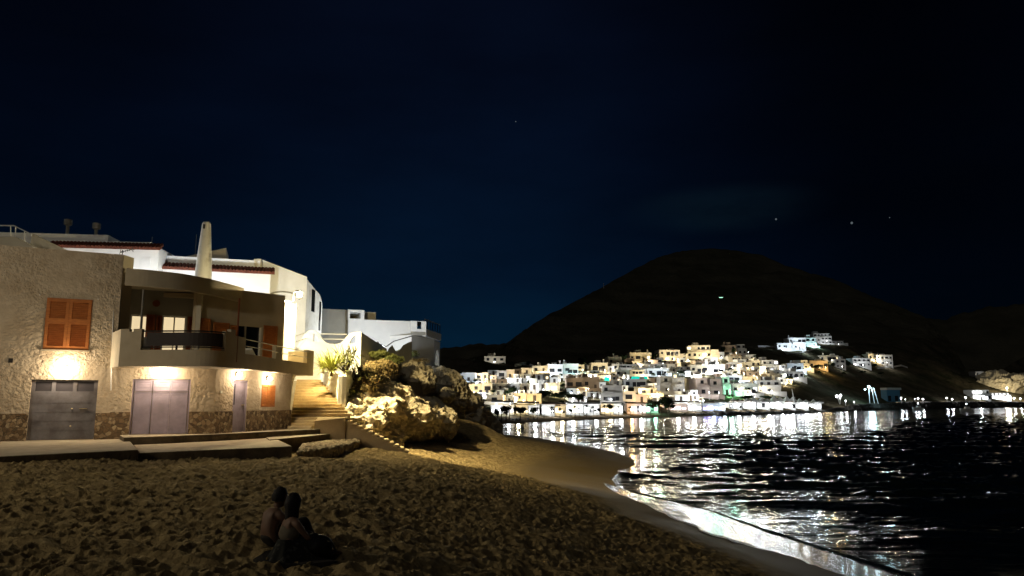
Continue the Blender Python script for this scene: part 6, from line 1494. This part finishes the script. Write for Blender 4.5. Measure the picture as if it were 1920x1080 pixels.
# tripod light mast
Ym = Ysh(1630)+9; top = at(1629, 725, Ym); mast = empty('light_mast', at(1634, 755, Ym), 'tall tripod floodlight mast glowing blue-green on the breakwater', 'light mast')
q = MB()
for u in (1631, 1640, 1647): q.tube([at(u, 757, Ym), at(1628+(u-1630)*.6, 727, Ym)], .16, 6)
q.build('tripod', TW['white'], mast)
q = MB(); q.ball(top, (.55,.5,.5), 10, 8); q.ball(at(1622,730,Ym), (.4,.3,.3), 10, 8); q.build('floodlight', LB['c'], mast)
light('POINT', top+Vector((0,-2,0)), 4500, (.55,.9,1), mast, 1.0)
m2_ = empty('boat_mast', at(1488, 757, Ysh(1488)+9), 'thin white pole rising from the bright marquee strip', 'mast')
q = MB(); q.tube([at(1490,757,Ysh(1488)+9), at(1485,730,Ysh(1488)+9)], [.22,.10], 6); q.tube([at(1485,745,Ysh(1488)+9), at(1491,745,Ysh(1488)+9)], .12, 5); q.build('pole', TW['white'], m2_)
m3_ = empty('light_mast', at(1572, 757, Ysh(1572)+9), 'short white forked lamp mast right of the marquee strip', 'light mast')
q = MB(); q.tube([at(1575,758,Ysh(1572)+9), at(1570,743,Ysh(1572)+9)], .2, 6); q.tube([at(1571,747,Ysh(1572)+9), at(1576,742,Ysh(1572)+9)], .15, 6); q.build('pole', TW['white'], m3_)
q = MB(); q.ball(at(1569,743,Ysh(1572)+9), .5, 8, 6); q.ball(at(1576,741.5,Ysh(1572)+9), .5, 8, 6); q.build('floodlight', LB['w'], m3_)
# blue harbour shed with crane beam
Yk = Ysh(1676)+12; r_ = empty('harbour_shed', at(1676, 752, Yk), 'blue harbour shed with a pale roof beam right of the tripod mast', 'shed')
q = MB(); a, b = at(1664, 753, Yk), at(1687, 731, Yk); q.box((a.x,Yk,a.z),(b.x,Yk+6,b.z)); q.build('wall', mat('blue_shed', (.05,.14,.22), .7), r_)
q = MB(); a, b = at(1662, 731, Yk), at(1689, 727, Yk); q.box((a.x,Yk-.3,a.z+.003),(b.x,Yk+6.2,b.z)); q.build('roof', TW['grey'], r_)
for u in (1668, 1681): q = MB(); a, b = at(u-2.5, 752, Yk), at(u+2.5, 742, Yk); q.box((a.x,Yk-.06,a.z),(b.x,Yk+.02,b.z)); q.build('door', TWIN, r_)
# small lit hut on the mountain and a summit mast
p = at(1352, 558, Yat(1352, 558)-6); r_ = empty('mountain_hut', p, 'tiny lit hut high on the dark mountainside', 'hut')
q = MB(); q.box(p+Vector((-2.2,0,-1)), p+Vector((2.2,3,.9))); q.build('wall', TW['white'], r_)
q = MB(); q.box(p+Vector((-1.9,-.1,-.35)), p+Vector((1.9,-.01,.35))); q.build('window', LIT['g'], r_)
Yq = Yat(1132, 540); p = at(1132, 545, Yq); r_ = empty('summit_mast', p, 'thin pale mast on the left shoulder of the mountain', 'mast')
q = MB(); q.tube([p, at(1132, 531, Yq)], .35, 6); q.build('pole', TW['white'], r_)
# small boats off the harbour
for k, (u, v, lb) in enumerate(((1722,765,'small moored boat with a white light, left of two off the breakwater'), (1813,768,'small moored boat with a white light, right of two off the breakwater'))):
    p = gz(u, v+3, .25) if v+3 > 760 else at(u, v+3, 350); r_ = empty('moored_boat', p, lb, 'boat', 'small boats off the breakwater')
    q = MB(); n = 10; vs = []
    for i in range(n+1):
        t = i/n; w_ = .9*math.sin(math.pi*min(1, t*.75+.25)); x = -2.5+5*t; vs += [p+Vector((x,-w_,.75+.3*(1-t))), p+Vector((x,0,-.2)), p+Vector((x,w_,.75+.3*(1-t)))]
    q.add(vs, [f_ for i in range(n) for f_ in ((3*i,3*i+1,3*i+4,3*i+3),(3*i+1,3*i+2,3*i+5,3*i+4),(3*i+2,3*i,3*i+3,3*i+5))]+[(0,2,1),(3*n,3*n+1,3*n+2)]); q.build('hull', TW['white'], r_)
    q = MB(); q.box(p+Vector((-.6,-.5,.8)), p+Vector((1.0,.5,1.7))); q.build('cabin', TW['white'], r_)
    q = MB(); q.tube([p+Vector((0,0,1.7)), p+Vector((0,0,2.6))], .04, 5); q.build('mast', M['metalg'], r_)
    q = MB(); q.ball(p+Vector((0,0,2.75)), .22, 8, 6); q.build('lamp', LB['w'], r_)
# stars
q = MB()
STARM = mat('star_glow', (0,0,0), 1, emit=(.75,.9,1), estr=.12)
for k, (u, v, s_, lb) in enumerate(((1455,411,4.0,'faint blue star above the mountain, left of the brighter one'),(1597,418,5.0,'brightest faint star above the right slope of the mountain'),(1668,408,2.0,'tiny star furthest right above the mountain'),(967,228,2.2,'tiny lone star high in the middle of the sky'))):
    p = at(u, v, 3000); q = MB(); q.ball(p, s_, 8, 6); tag(q.build('star', STARM, at_=p), lb, 'star')
